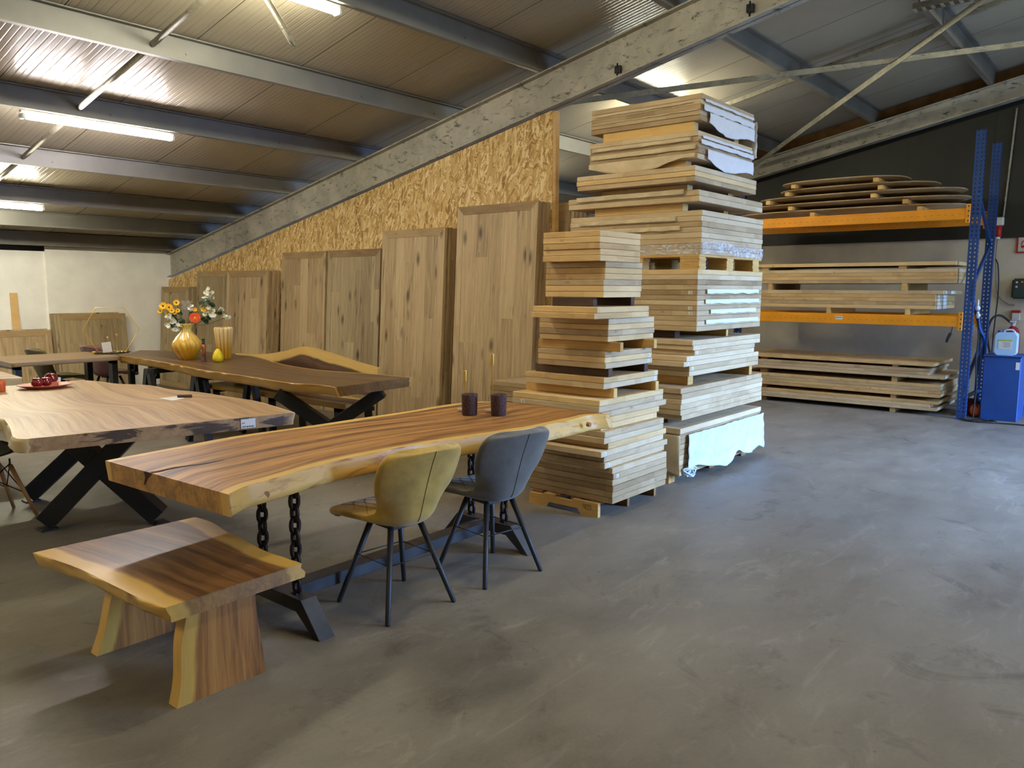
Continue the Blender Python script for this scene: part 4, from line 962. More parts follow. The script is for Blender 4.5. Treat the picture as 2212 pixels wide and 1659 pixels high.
b1 = B(); box(b1, 10.928, 10.9295, 1.405, 1.545, .86, .97); s = obj('label_sheet', b1, PAPER, T)
b1 = B(); box(b1, 10.9268, 10.928, 1.405, 1.545, .952, .97); q = obj('label_band', b1, LBLGRN, s)
b1 = B()
for k in range(5): box(b1, 10.9268, 10.928, 1.42 + .0 * k, 1.50 - .008 * (k % 3), .935 - .013 * k, .938 - .013 * k)
obj('print', b1, INK, s)
T = thing('fire_extinguisher', 'red fire extinguisher behind the pale canister', 'extinguisher', (12.3, 1.585, .28))
b1 = B(); lathe(b1, [(.07, 0), (.088, .02), (.09, .10), (.09, .66), (.075, .74), (.035, .79), (.03, .80)], 24, (12.3, 1.585, .28)); obj('cylinder', b1, RED, T)
b1 = B(); tube(b1, [(12.3, 1.585, 1.08), (12.3, 1.585, 1.13)], .028, 12); box(b1, 12.24, 12.33, 1.55, 1.62, 1.13, 1.155, .005); obj('valve', b1, LENS, T)
b1 = B(); tube(b1, smooth_path([(12.27, 1.61, 1.13), (12.2, 1.72, 1.22), (12.1, 1.80, 1.18), (12.08, 1.84, 1.0), (12.08, 1.80, .75), (12.1, 1.76, .6)], 8), .014, 8); obj('hose', b1, RUBBER, T)
b1 = B(); box(b1, 12.385, 12.599, 1.56, 1.61, .95, 1.05); obj('bracket', b1, RED, T)
bm = B(); box(bm, 12.54, 12.599, 1.55, 1.64, 1.15, 1.25, .004); o = obj('wall_jar', bm, LENS); tag(o, 'small pale box with a red lid on the wall above the extinguisher', 'box')
b1 = B(); box(b1, 12.535, 12.599, 1.545, 1.645, 1.2505, 1.285, .004); q = obj('lid', b1, RED, o)
T = thing('distribution_box', 'dark green cable box on the cream wall at the right edge', 'box', (12.5, 1.50, 1.44))
b1 = B(); box(b1, 12.45, 12.6, 1.32, 1.655, 1.44, 1.71, .02, 2); obj('housing', b1, GREEN, T)
for yy, zz, m in ((1.60, 1.66, LENS), (1.60, 1.60, LENS), (1.54, 1.665, ORANGE)):
    b1 = B(); tube(b1, [(12.452, yy, zz), (12.435, yy, zz)], .013, 10); obj('knob', b1, m, T)
T = thing('wall_socket', 'white and red power socket at the foot of the wall conduit', 'socket', (12.53, 1.86, 2.3))
b1 = B(); box(b1, 12.47, 12.57, 1.815, 1.915, 2.42, 2.53, .01); obj('socket_box', b1, WHITEP, T)
b1 = B(); tube(b1, [(12.52, 1.865, 2.42), (12.50, 1.868, 2.27)], .040, 12); obj('plug', b1, RED, T)
b1 = B(); tube(b1, [(12.50, 1.868, 2.27), (12.50, 1.87, 2.24)], .030, 12); obj('collar', b1, WHITEP, T)
def cable(name, pts, r, mat, label, cat='cable', seg=6, n=8):
    bm = B(); tube(bm, smooth_path(pts, n), r, seg); o = obj(name, bm, mat); return tag(o, label, cat)
cable('conduit', [(12.55, 1.83, 2.53), (12.55, 1.80, 3.2), (12.55, 1.77, 3.95)], .013, BRACE, 'thin grey conduit rising up the dark wall above the socket', 'pipe')
cable('power_cable', [(12.50, 1.87, 2.24), (12.55, 1.88, 2.0), (12.56, 1.86, 1.75), (12.56, 1.83, 1.5), (12.56, 1.70, 1.37), (12.56, 1.62, 1.36)], .008, BRACE, 'grey cable hanging from the wall socket towards the green box')
T = thing('wall_sign', 'red-edged wall sign cut by the right edge of the photo', 'sign', (12.59, 1.52, 2.05))
b1 = B(); box(b1, 12.575, 12.60, 1.42, 1.655, 2.05, 2.28); obj('plate', b1, RED, T)
b1 = B(); box(b1, 12.572, 12.5745, 1.43, 1.635, 2.07, 2.26); obj('panel', b1, CREAM, T)
b1 = B(); tube(b1, smooth_path([(12.571, 1.60, 2.16), (12.571, 1.585, 2.20), (12.571, 1.55, 2.215), (12.571, 1.53, 2.19)], 5), .006, 6); box(b1, 12.569, 12.5715, 1.55, 1.60, 2.12, 2.15); obj('pictogram', b1, RED, T)
PL = cable('mains_lead', [(10.69, 2.0, 1.116), (10.68, 2.0, 1.08), (10.68, 2.01, 1.04)], .006, RUBBER, 'short black lead with a plug dangling under the lower orange beam')
bm = B(); beam(bm, (10.68, 2.01, 1.04), (10.68, 2.045, .95), .03, .035, bev=.004); beam(bm, (10.68, 2.042, .955), (10.68, 2.05, .925), .02, .028); o = obj('plug', bm, RUBBER, PL)
# hoses and cables at the upright
cable('air_hose', [(10.82, 1.76, 1.32), (10.86, 1.74, 1.10), (10.95, 1.70, .98), (11.1, 1.72, .82), (11.3, 1.75, .72)], .016, BLUE, 'blue air hose curling down behind the rack upright', 'hose')
cable('black_cable', [(10.84, 1.78, 1.30), (10.86, 1.745, 1.0), (10.84, 1.75, .7), (10.88, 1.73, .4), (10.86, 1.74, .1), (10.86, 1.74, .012)], .008, RUBBER, 'black cable hanging beside the rack upright, nearer one')
cable('black_cable', [(10.90, 1.75, 1.30), (10.93, 1.73, 1.0), (10.95, 1.735, .7), (10.93, 1.74, .4), (10.98, 1.72, .12), (11.0, 1.72, .012)], .008, RUBBER, 'black cable hanging beside the rack upright, farther one')
cable('black_cable', [(11.72, 1.76, 1.95), (11.70, 1.72, 1.85), (11.72, 1.70, 1.5), (11.74, 1.72, 1.0), (11.72, 1.72, .5), (11.75, 1.72, .012)], .008, RUBBER, 'black cable looping off the rear post of the rack upright')
T = thing('air_fitting', 'chromed air coupling on the rack upright above the blue hose', 'fitting', (10.82, 1.76, 1.24))
b1 = B(); ball(b1, (10.80, 1.765, 1.34), .030, seg=12); tube(b1, [(10.80, 1.765, 1.36), (10.82, 1.77, 1.44)], .012, 8); obj('gauge', b1, LENS, T)
b1 = B(); ball(b1, (10.80, 1.755, 1.255), .026, seg=12); tube(b1, [(10.80, 1.76, 1.30), (10.80, 1.76, 1.22)], .014, 8); obj('coupling', b1, LENS, T)
T = thing('orange_work_lamp', 'orange work lamp head lying among cables behind the upright foot', 'lamp', (11.0, 1.76, 0))
b1 = B(); ball(b1, (11.02, 1.745, .085), .065, 1, 1, 1.25, 14); obj('body', b1, ORCUP, T)
b1 = B(); box(b1, 11.1, 11.32, 1.74, 1.92, 0.002, .20, .03, 2); o = obj('red_tool_bag', b1, plain('dark_red_cloth', (84, 26, 22), 0.8)); tag(o, 'dark red bundle on the floor behind the upright foot', 'bag')
bm = B()
pts = []
for i in range(40): a = i * .42; r = .10 + .0006 * i; pts.append((10.66 + r * math.cos(a) * .8, 1.64 + r * 1.5 * math.sin(a), .010 + .0015 * (i % 7)))
pts += [(10.62, 1.45, .01), (10.66, 1.25, .01), (10.62, 1.0, .01), (10.60, .7, .01)]
tube(bm, smooth_path(pts, 3), .008, 6); o = obj('coiled_cable', bm, RUBBER); tag(o, 'loose black cable coiled on the floor in front of the blue cabinet', 'cable')
# ================================================================== SLAB TABLES
def resample(poly, n):
    P = [Vector(p) for p in poly]; P = smooth_path([(p.x, p.y, 0) for p in P], 6); L = [0]
    for a, b in zip(P, P[1:]): L.append(L[-1] + (b - a).length)
    out = []; j = 0
    for i in range(n):
        s = L[-1] * i / (n - 1)
        while j < len(L) - 2 and L[j + 1] < s: j += 1
        f = (s - L[j]) / max(1e-9, L[j + 1] - L[j]); out.append(P[j].lerp(P[j + 1], f))
    return out
def slab_bm(A, C, z, t, n=90, m=16, insA=.0, insC=.0, rough=.004, wave=0.0, seed=0, flip=None):
    """A, C: the two bark edges (world xy), z top height"""
    A = resample(A, n); C = resample(C, n); bm = B(); wc = bm.verts.layers.float_vector.new('wc'); sd = bm.verts.layers.float.new('sd'); en = bm.verts.layers.float.new('en')
    L = [0]
    for i in range(n - 1): L.append(L[-1] + ((A[i + 1] + C[i + 1]) / 2 - (A[i] + C[i]) / 2).length)
    def vert(i, v, zz, inset, isend=0):
        a, c = A[i], C[i]; w = (c - a).length; d = (c - a) / w
        dm = v * w; off = Vector((0, 0, 0))
        p = a.lerp(c, v)
        if inset is not None:
            p = p + inset
        x = bm.verts.new((p.x, p.y, zz)); x[wc] = (L[i], dm + seed, zz); x[sd] = min(dm, w - dm); x[en] = isend
        return x
    layers = [(0, 0.0), (.06, -.6), (.5, 0), (.94, .7), (1.0, 1.0)]
    def colv(i, v, side):
        """column of verts down the bark edge"""
        a, c = A[i], C[i]; d = (c - a).normalized() * (1 if side == 0 else -1); out = []
        for f, k in ((.04, -.001), (.30, .0), (.65, .0), (.96, 0), (1.0, .004)):
            ins = ((insA(i / (n - 1)) if callable(insA) else insA) if side == 0 else insC) * f + k
            nz = noise.noise(Vector((L[i] * 5, f * 2.2, seed + side * 7))) * rough * 2 + noise.noise(Vector((L[i] * 17, f * 5, seed))) * rough * .7
            out.append(vert(i, v, z - t * f, d * (ins + nz)))
        return out
    top = [[vert(i, j / m, z, None) for j in range(m + 1)] for i in range(n)]
    ca = [colv(i, 0, 0) for i in range(n)]; cc = [colv(i, 1, 1) for i in range(n)]
    def q(a, b, c, d, s=True): f = bm.faces.new((a, b, c, d)); f.smooth = s
    for i in range(n - 1):
        for j in range(m): q(top[i][j], top[i + 1][j], top[i + 1][j + 1], top[i][j + 1], False)
        for col, edge, in ((ca, 0), (cc, m)):
            q(top[i][edge], top[i + 1][edge], col[i + 1][0], col[i][0], False)
            for k in range(4): q(col[i][k], col[i + 1][k], col[i + 1][k + 1], col[i][k + 1], True)
        # underside
        q(ca[i][4], ca[i + 1][4], cc[i + 1][4], cc[i][4], False)
    for i in (0, n - 1):
        prevtop = None
        K = 5
        cols = []
        for j in range(m + 1):
            if j == 0: col = ca[i]
            elif j == m: col = cc[i]
            else:
                col = []
                for k, f in enumerate((.04, .30, .65, .96, 1.0)):
                    pa, pc = ca[i][k].co, cc[i][k].co; p = pa.lerp(pc, j / m)
                    x = bm.verts.new((p.x, p.y, z - t * f)); w = (A[i] - C[i]).length; x[wc] = (L[i], j / m * w + seed, z - t * f); x[sd] = min(j / m, 1 - j / m) * w; x[en] = 1.0; col.append(x)
            cols.append(col)
        for j in range(m):
            q(top[i][j], top[i][j + 1], cols[j + 1][0], cols[j][0], False)
            for k in range(4): q(cols[j][k], cols[j + 1][k], cols[j + 1][k + 1], cols[j][k + 1], False)
    bmesh.ops.remove_doubles(bm, verts=bm.verts, dist=1e-5)
    return bm
def pxy(lst, z): return [tuple(atz(x, y, z)[:2]) for x, y in lst]
# ---------- front table
ZT = .77
T = thing('dining_table', 'long live-edge wooden table on chains with a cracked end, in the centre foreground', 'table', (2.75, 3.12, 0))
near = pxy([(492.7, 1068), (530, 1050), (570, 1039), (674.7, 1009), (750.6, 990), (856, 968), (940, 954), (1015, 943.5), (1100, 931), (1162, 921), (1238, 905), (1270.6, 897), (1314, 894.5)], ZT)
far = pxy([(227.5, 995), (300, 981), (377, 966.6), (516.5, 941), (674.7, 919), (780, 903), (880, 888.5), (945, 877), (1010, 869), (1060, 867.5), (1113, 870.2)], ZT)
o = obj('tabletop', slab_bm(near, far, ZT, .088, insA=lambda u: -.012 - .030 * u, insC=.02, rough=.0025, seed=3), SUAR, T)
def on_top(pts_px, w, z, name, parent, mat=DARKB, h=.0008):
    P = [atz(x, y, z) for x, y in pts_px]; bm = B(); P = smooth_path(P, 4); n = len(P); lo = []; 
    for i, p in enumerate(P):
        t = (P[min(i + 1, n - 1)] - P[max(i - 1, 0)]).normalized(); s = Vector((-t.y, t.x, 0)); ww = w * (1 - i / (n - 1)) ** .7 + .0008 + abs(noise.noise(p * 30)) * .002
        lo.append([bm.verts.new(p + s * ww + Vector((0, 0, h))), bm.verts.new(p - s * ww + Vector((0, 0, h)))])
    for a, b in zip(lo, lo[1:]): bm.faces.new((a[0], b[0], b[1], a[1]))
    r = bmesh.ops.extrude_face_region(bm, geom=bm.faces[:]); bmesh.ops.translate(bm, vec=(0, 0, -h - .0005), verts=[v for v in r['geom'] if isinstance(v, bmesh.types.BMVert)])
    return obj(name, bm, mat, parent)
CRK = plain('crack_shadow_brown', (58, 26, 12), 0.9)
o = on_top([(327, 1021), (345, 1018), (375, 1011), (402, 1007), (440, 1002), (485, 994)], .015, ZT, 'crack', T, CRK); o['label'] = 'dark crack running in from the left end'
# crack on the end face
a = atz(322, 1019, ZT); e0 = Vector((near[0][0], near[0][1], 0)); e1 = Vector((far[0][0], far[0][1], 0)); ed = (e1 - e0).normalized(); nrm = Vector((-ed.y, ed.x, 0)); nrm = nrm if nrm.x < 0 else -nrm
b1 = B(); c0 = e0 + ed * ((a - e0).dot(ed)); 
pl = [(-.042, 0), (.024, 0), (.014, -.024), (.030, -.060), (.020, -.056), (-.004, -.028)]
for h_ in (0.0002,):
    va = [b1.verts.new(c0 + ed * p + nrm * .002 + Vector((0, 0, ZT + q_))) for p, q_ in pl]; vb = [b1.verts.new(c0 + ed * p - nrm * .004 + Vector((0, 0, ZT + q_))) for p, q_ in pl]
    b1.faces.new(va); b1.faces.new(vb[::-1])
    for i in range(6): b1.faces.new((va[i], va[(i + 1) % 6], vb[(i + 1) % 6], vb[i]))
obj('end_crack', b1, CRK, T)
KNOT = plain('knot_brown', (150, 100, 44), 0.5)
for (q_, rr_) in (((573, 1068), .015), ((1272, 917), .014)):
    p = atY(q_[0], q_[1], near[2][1]); 
    i = min(range(len(near)), key=lambda k: abs(near[k][0] - p.x)); yy = near[i][1]
    p = atY(q_[0], q_[1], yy)
    b1 = B(); tube(b1, [(p.x, p.y + .012, p.z), (p.x, p.y - .0105, p.z)], rr_, 14); obj('knot', b1, KNOT, T)
def foot(xc, ylo, yhi, parent, w=.085):
    """trapezoid foot: raised bar with two legs sloping to the floor"""
    h0, th = .155, .06; pts = [(ylo, 0), (ylo + .05, 0), (ylo + .17, h0 - th), (yhi - .17, h0 - th), (yhi - .05, 0), (yhi, 0), (yhi - .135, h0), (ylo + .135, h0)]
    b1 = B(); prism(b1, pts, xc - w / 2, xc + w / 2, .002, fn=lambda a, b, c: (c, a, b)); return obj('foot', b1, RAWST, parent)
X1f, X2f = 2.045, 3.515
foot(X1f, 2.765, 3.47, T); foot(X2f, 2.765, 3.47, T)
b1 = B(); beam(b1, (X1f + .044, 3.12, .12), (X2f - .044, 3.12, .12), .10, .06, bev=.002); obj('stretcher', b1, RAWST, T)
def chain(x, y, z0, z1, parent):
    n = 9; pitch = (z1 - z0 - .02) / n; C_ = None
    b1 = B(); box(b1, x - .018, x + .018, y - .018, y + .018, z0, z0 + .008); c = obj('chain', b1, CHAIN, parent)
    for i in range(n):
        zc = z0 + .01 + pitch * (i + .5); R_ = pitch * .5 + .008; pts = []
        for k in range(14):
            a = 2 * PI * k / 14; u = math.cos(a) * .021; v = math.sin(a); vv = math.copysign(abs(v) ** .8, v) * R_
            pts.append((x + u, y, zc + vv) if i % 2 else (x, y + u, zc + vv))
        b2 = B(); tube(b2, pts, .0105, 8, closed=True); obj('chain_link', b2, CHAIN, c)
    b2 = B(); box(b2, x - .035, x + .035, y - .035, y + .035, z1 - .006, z1); obj('chain_plate', b2, CHAIN, c)
for xf in (X1f, X2f):
    for yy in (2.985, 3.25): chain(xf, yy, .155, ZT - .085, T)
# ---------- low bench / side table
ZB = .425
T = thing('low_bench', 'low live-edge wooden bench in the left foreground', 'bench', (1.6, 3.1, 0))
L_ = pxy([(357, 1313), (300, 1291), (240, 1262), (180, 1232), (115, 1208), (85, 1198), (71, 1194)], ZB)
R_ = pxy([(652, 1217), (600, 1200), (560, 1184), (520, 1162), (490, 1148), (455, 1127), (422, 1117)], ZB)
obj('seat', slab_bm(L_, R_, ZB, .062, insA=.02, insC=-.015, rough=.007, seed=9, n=70), SUARB, T)
SUARL = slab_mat('suar_leg_wood', (190, 134, 66), (166, 110, 50), (122, 78, 36), (230, 180, 84), 0.07, 0.36, 0.1)
def bleg(yc, x0t, x1t, x0b, x1b, th=.062, splay=0.0):
    """upright slab leg across the bench; grain vertical"""
    bm = B(); wc = bm.verts.layers.float_vector.new('wc'); sd = bm.verts.layers.float.new('sd'); en = bm.verts.layers.float.new('en')
    n, m = 14, 12; g = []
    for s in (0, 1):
        gg = []
        for i in range(n + 1):
            f = i / n; z = f * (ZB - .063); xa = x0b + (x0t - x0b) * f + .006 * math.sin(f * 7); xb = x1b + (x1t - x1b) * f + .006 * math.sin(f * 5 + 1); row = []
            for j in range(m + 1):
                x = xa + (xb - xa) * j / m; d = (x - xa)
                p = bm.verts.new((x + (.012 if j == 0 else 0), yc + (s - .5) * th + splay * (1 - f), z)); p[wc] = (z, x, s * th); p[sd] = d; p[en] = 0; row.append(p)
            gg.append(row)
        g.append(gg)
    for s in (0, 1):
        for i in range(n):
            for j in range(m): bm.faces.new((g[s][i][j], g[s][i][j + 1], g[s][i + 1][j + 1], g[s][i + 1][j]))
    for i in range(n):
        for j in (0, m): bm.faces.new((g[0][i][j], g[0][i + 1][j], g[1][i + 1][j], g[1][i][j]))
    for j in range(m):
        for i in (0, n): bm.faces.new((g[0][i][j], g[0][i][j + 1], g[1][i][j + 1], g[1][i][j]))
    return bm
obj('leg', bleg(2.74, 1.365, 1.665, 1.31, 1.69), SUARL, T); obj('leg', bleg(3.40, 1.42, 1.80, 1.30, 1.84), SUARL, T)
# ---------- pale slab table at left
T = thing('dining_table', 'wide pale slab table with dark stained end and spider legs, at left', 'table', (2.2, 5.6, 0))
lA = pxy([(60, 948), (30, 945), (22, 925), (12, 910), (0, 903)], ZT) + [(1.52, 5.6), (1.58, 6.1), (1.7, 6.6), (1.85, 7.05)]
lC = pxy([(637, 891), (560, 868), (500, 858), (430, 847), (375, 842), (320, 832), (255, 829), (215, 824), (175, 821)], ZT)
obj('tabletop', slab_bm(lA, lC, ZT, .075, insA=-.012, insC=.012, rough=.01, seed=15, m=20), PALE, T)
b1 = B(); fa, fc = Vector((lA[0][0], lA[0][1], 0)), Vector((lC[0][0], lC[0][1], 0)); ed = (fc - fa).normalized(); nrm = Vector((ed.y, -ed.x, 0)); nrm = nrm if nrm.y < 0 else -nrm
pL = atY(521, 907, (fa.lerp(fc, .8)).y); s0 = (pL - fa).dot(ed); pR = atY(552, 905, (fa.lerp(fc, .85)).y); s1 = (pR - fa).dot(ed)
def onface(bm_, s_a, s_b, z0, z1, h0, h1):
    v = [fa + ed * s + nrm * h + Vector((0, 0, z)) for h in (h0, h1) for s, z in ((s_a, z0), (s_b, z0), (s_b, z1), (s_a, z1))]; v = [bm_.verts.new(p) for p in v]
    for f in ((0, 1, 2, 3), (4, 7, 6, 5), (0, 4, 5, 1), (1, 5, 6, 2), (2, 6, 7, 3), (3, 7, 4, 0)): bm_.faces.new([v[i] for i in f])
onface(b1, s0, s1, ZT - .066, ZT - .010, .004, .0052); tgl = obj('price_label', b1, PAPER, T); tgl['label'] = 'white price label with two printed lines'
b1 = B(); w_ = s1 - s0
for a_, b_, z_ in ((.08, .13, .024), (.15, .16, .024), (.18, .24, .024), (.09, .20, .046), (.22, .32, .0455), (.36, .50, .0465), (.52, .66, .046), (.68, .88, .0465)):
    onface(b1, s0 + w_ * a_, s0 + w_ * b_, ZT - .010 - z_ - .003, ZT - .010 - z_ + .003, .0052, .0058)
obj('print', b1, INK, tgl)
def spider(c, feet, tops, zt, parent, w=.11, h=.055, name='leg'):
    for f_, t_ in zip(feet, tops):
        b1 = B(); beam(b1, (f_[0], f_[1], .055), (t_[0], t_[1], zt - .006), w, h, bev=.002)
        box(b1, f_[0] - .05, f_[0] + .05, f_[1] - .05, f_[1] + .05, 0, .012, .002)
        obj(name, b1, BLACK, parent)
F = [(2.06, 6.27), (1.87, 5.45), (2.40, 5.03), (2.60, 5.85)]
spider(None, F, [(2.58, 5.87), (2.33, 5.08), (1.95, 5.40), (2.10, 6.25)], ZT - .088, T, .13, .115)
# ---------- dark table (centre left)
T = thing('dining_table', 'very long dark live-edge table carrying the yellow vases', 'table', (4.4, 7.3, 0))
mA = pxy([(723, 837), (690, 832), (610, 826), (545, 815), (480, 806), (420, 797), (360, 784), (300, 774), (258, 769)], ZT)
mC = pxy([(890, 815), (800, 807), (700, 800), (640, 792), (600, 784), (560, 772), (530, 766)], ZT) + [(5.08, 8.9), (4.85, 9.4), (4.6, 9.9)]
obj('tabletop', slab_bm(mA, mC, ZT, .08, insA=.03, insC=.012, rough=.008, seed=25, n=110), WALN, T)
def xleg(y, x0, x1, parent, w=.13):
    for a_, b_ in ((x0, x1), (x1, x0)):
        b1 = B(); yo = .0 if a_ < b_ else .0; beam(b1, (a_, y, .004 + .02), (b_, y, ZT - .105), .10 if a_ < b_ else .098, w * .62, up=(0, 1, 0), bev=.002); obj('cross_leg', b1, BLACK, parent)
    b1 = B(); box(b1, x0 - .05, x1 + .05, y - .05, y + .05, ZT - .0935, ZT - .0815); obj('mount_plate', b1, BLACK, parent)
# spread spider at the right end
DARKT = T
spider(None, [(4.42, 5.16), (3.80, 5.78)], [(3.80, 5.74), (4.42, 5.12)], ZT - .092, T, .13, .10)
# two A-frames at the other end
for yy in (8.35, 7.35):
    T2 = thing('trestle', 'black A-frame trestle under the dark table, %s the vases' % ('below' if yy > 8 else 'right of'), 'trestle', (4.15, yy, 0), 0, 'black A-frame trestles')
    for dy in (-.20, .20):
        b1 = B(); beam(b1, (3.95, yy + dy, .01), (3.95, yy + dy * .12, ZT - .095), .05, .07, bev=.002); obj('leg', b1, BLACK, T2)
        b1 = B(); beam(b1, (4.55, yy + dy, .01), (4.55, yy + dy * .12, ZT - .095), .05, .07, bev=.002); obj('leg', b1, BLACK, T2)
    b1 = B(); box(b1, 3.92, 4.58, yy - .045, yy + .045, ZT - .135, ZT - .0815, .002); obj('top_bar', b1, BLACK, T2)
    b1 = B(); box(b1, 3.93, 4.57, yy - .02, yy + .02, .28, .36, .002); obj('tie_bar', b1, BLACK, T2)
# ---------- square topped table far left
T = thing('dining_table', 'straight-edged oak table at the far left, holding the hexagon frame', 'table', (3.95, 9.6, 0))
obj('tabletop', slab_bm([(2.90, 9.12), (3.9, 9.13), (5.05, 9.98)][:0] or [(2.90, 9.12), (3.45, 9.13), (4.01, 9.14)], [(2.95, 10.12), (3.5, 10.12), (4.03, 10.12)], ZT, .045, insA=0, insC=0, rough=.0, seed=35, n=30), PLAINTOP, T)
for xx in (3.0, 3.985):
    b1 = B()
    for yy in (9.28, 9.95): box(b1, xx - .03, xx + .03, yy - .05, yy + .05, 0, ZT - .046)
    box(b1, xx - .03, xx + .03, 9.23, 10.0, 0, .04); box(b1, xx - .03, xx + .03, 9.23, 10.0, ZT - .085, ZT - .046); obj('leg_frame', b1, BLACK, T)
# black bracket legs below the corner of the dark table
for k, (q1, X_) in enumerate((((283, 790), 4.30), ((328, 800), 4.12))):
    p = atX(q1[0], q1[1], X_); p.z = 0
    b1 = B(); box(b1, p.x - .03, p.x + .03, p.y - .03, p.y + .03, 0, .688, .002); T = obj('leg', b1, BLACK, DARKT)
    b1 = B(); s = .11; y0 = p.y - .03
    box(b1, p.x - .02, p.x + .02, y0 - s, y0 - .001, .555, .58); box(b1, p.x - .02, p.x + .02, y0 - s, y0 - s + .025, .555, .688); box(b1, p.x - .02, p.x + .02, y0 - s, y0 - .001, .665, .688); obj('bracket', b1, BLACK, T)
# ---------- small part of a table top at the left edge
T = thing('dining_table', 'corner of a light wooden table top at the left edge, behind the red dish', 'table', (2.05, 8.0, 0))
obj('tabletop', slab_bm([(1.2, 7.66), (1.9, 7.64), (2.50, 7.62)], [(1.2, 8.7), (2.0, 8.7), (2.58, 8.6)], ZT, .085, insA=.0, insC=.0, rough=.004, seed=45, n=30), PALE, T)
for xx, yy in ((1.5, 7.9), (2.3, 7.95), (1.5, 8.5), (2.3, 8.5)):
    b1 = B(); box(b1, xx - .04, xx + .04, yy - .04, yy + .04, 0, ZT - .086); obj('leg', b1, BLACK, T)
# ---------- bench with wavy backrest
T = thing('wavy_bench', 'bench with a wavy live-edge backrest behind the dark table', 'bench', (4.85, 7.1, 0))
prof = [(5.88, .775), (6.1, .80), (6.33, .83), (6.7, .885), (7.03, .925), (7.2, .915), (7.45, .86), (7.9, .80), (8.42, .782)]
Pt = smooth_path([(0, a, b) for a, b in prof], 6)
bm = B(); wc = bm.verts.layers.float_vector.new('wc'); sd = bm.verts.layers.float.new('sd'); en = bm.verts.layers.float.new('en')
cols = []
for s_, X_ in ((0, 5.0), (1, 5.055)):
    g = []
    for p in Pt:
        row = []
        for k in range(9):
            f = k / 8; z = .50 + (p.z - .50) * f; v = bm.verts.new((X_ + (.55 - z) * -.10, p.y, z)); v[wc] = (p.y, z - (p.z - .78) * f, s_ * .05); v[sd] = (p.z - z) * .95; v[en] = 0; row.append(v)
        g.append(row)
    cols.append(g)
n = len(Pt)
for g in cols:
    for i in range(n - 1):
        for k in range(8): bm.faces.new((g[i][k], g[i + 1][k], g[i + 1][k + 1], g[i][k + 1]))
for i in range(n - 1):
    for k in (0, 8): bm.faces.new((cols[0][i][k], cols[0][i + 1][k], cols[1][i + 1][k], cols[1][i][k]))
for i in (0, n - 1):
    for k in range(8): bm.faces.new((cols[0][i][k], cols[0][i][k + 1], cols[1][i][k + 1], cols[1][i][k]))
obj('backrest', bm, WAVE, T)
obj('seat', slab_bm([(4.62, 5.87), (4.6, 6.6), (4.62, 7.5), (4.6, 8.4)], [(4.985, 5.87), (4.985, 6.6), (4.985, 7.5), (4.985, 8.4)], .465, .05, rough=.004, seed=55, n=50), WAVE, T)
for yy in (6.05, 7.15, 8.25):
    b1 = B(); box(b1, 4.64, 4.69, yy - .03, yy + .03, 0, .414); box(b1, 4.64, 5.06, yy - .03, yy + .03, .375, .414); obj('leg_frame', b1, BLACK, T)
    b1 = B(); box(b1, 5.01, 5.06, yy - .03, yy + .03, 0, .375); obj('leg_frame', b1, BLACK, T)
    b1 = B(); box(b1, 5.062, 5.09, yy - .03, yy + .03, .34, .56); obj('back_support', b1, BLACK, T)
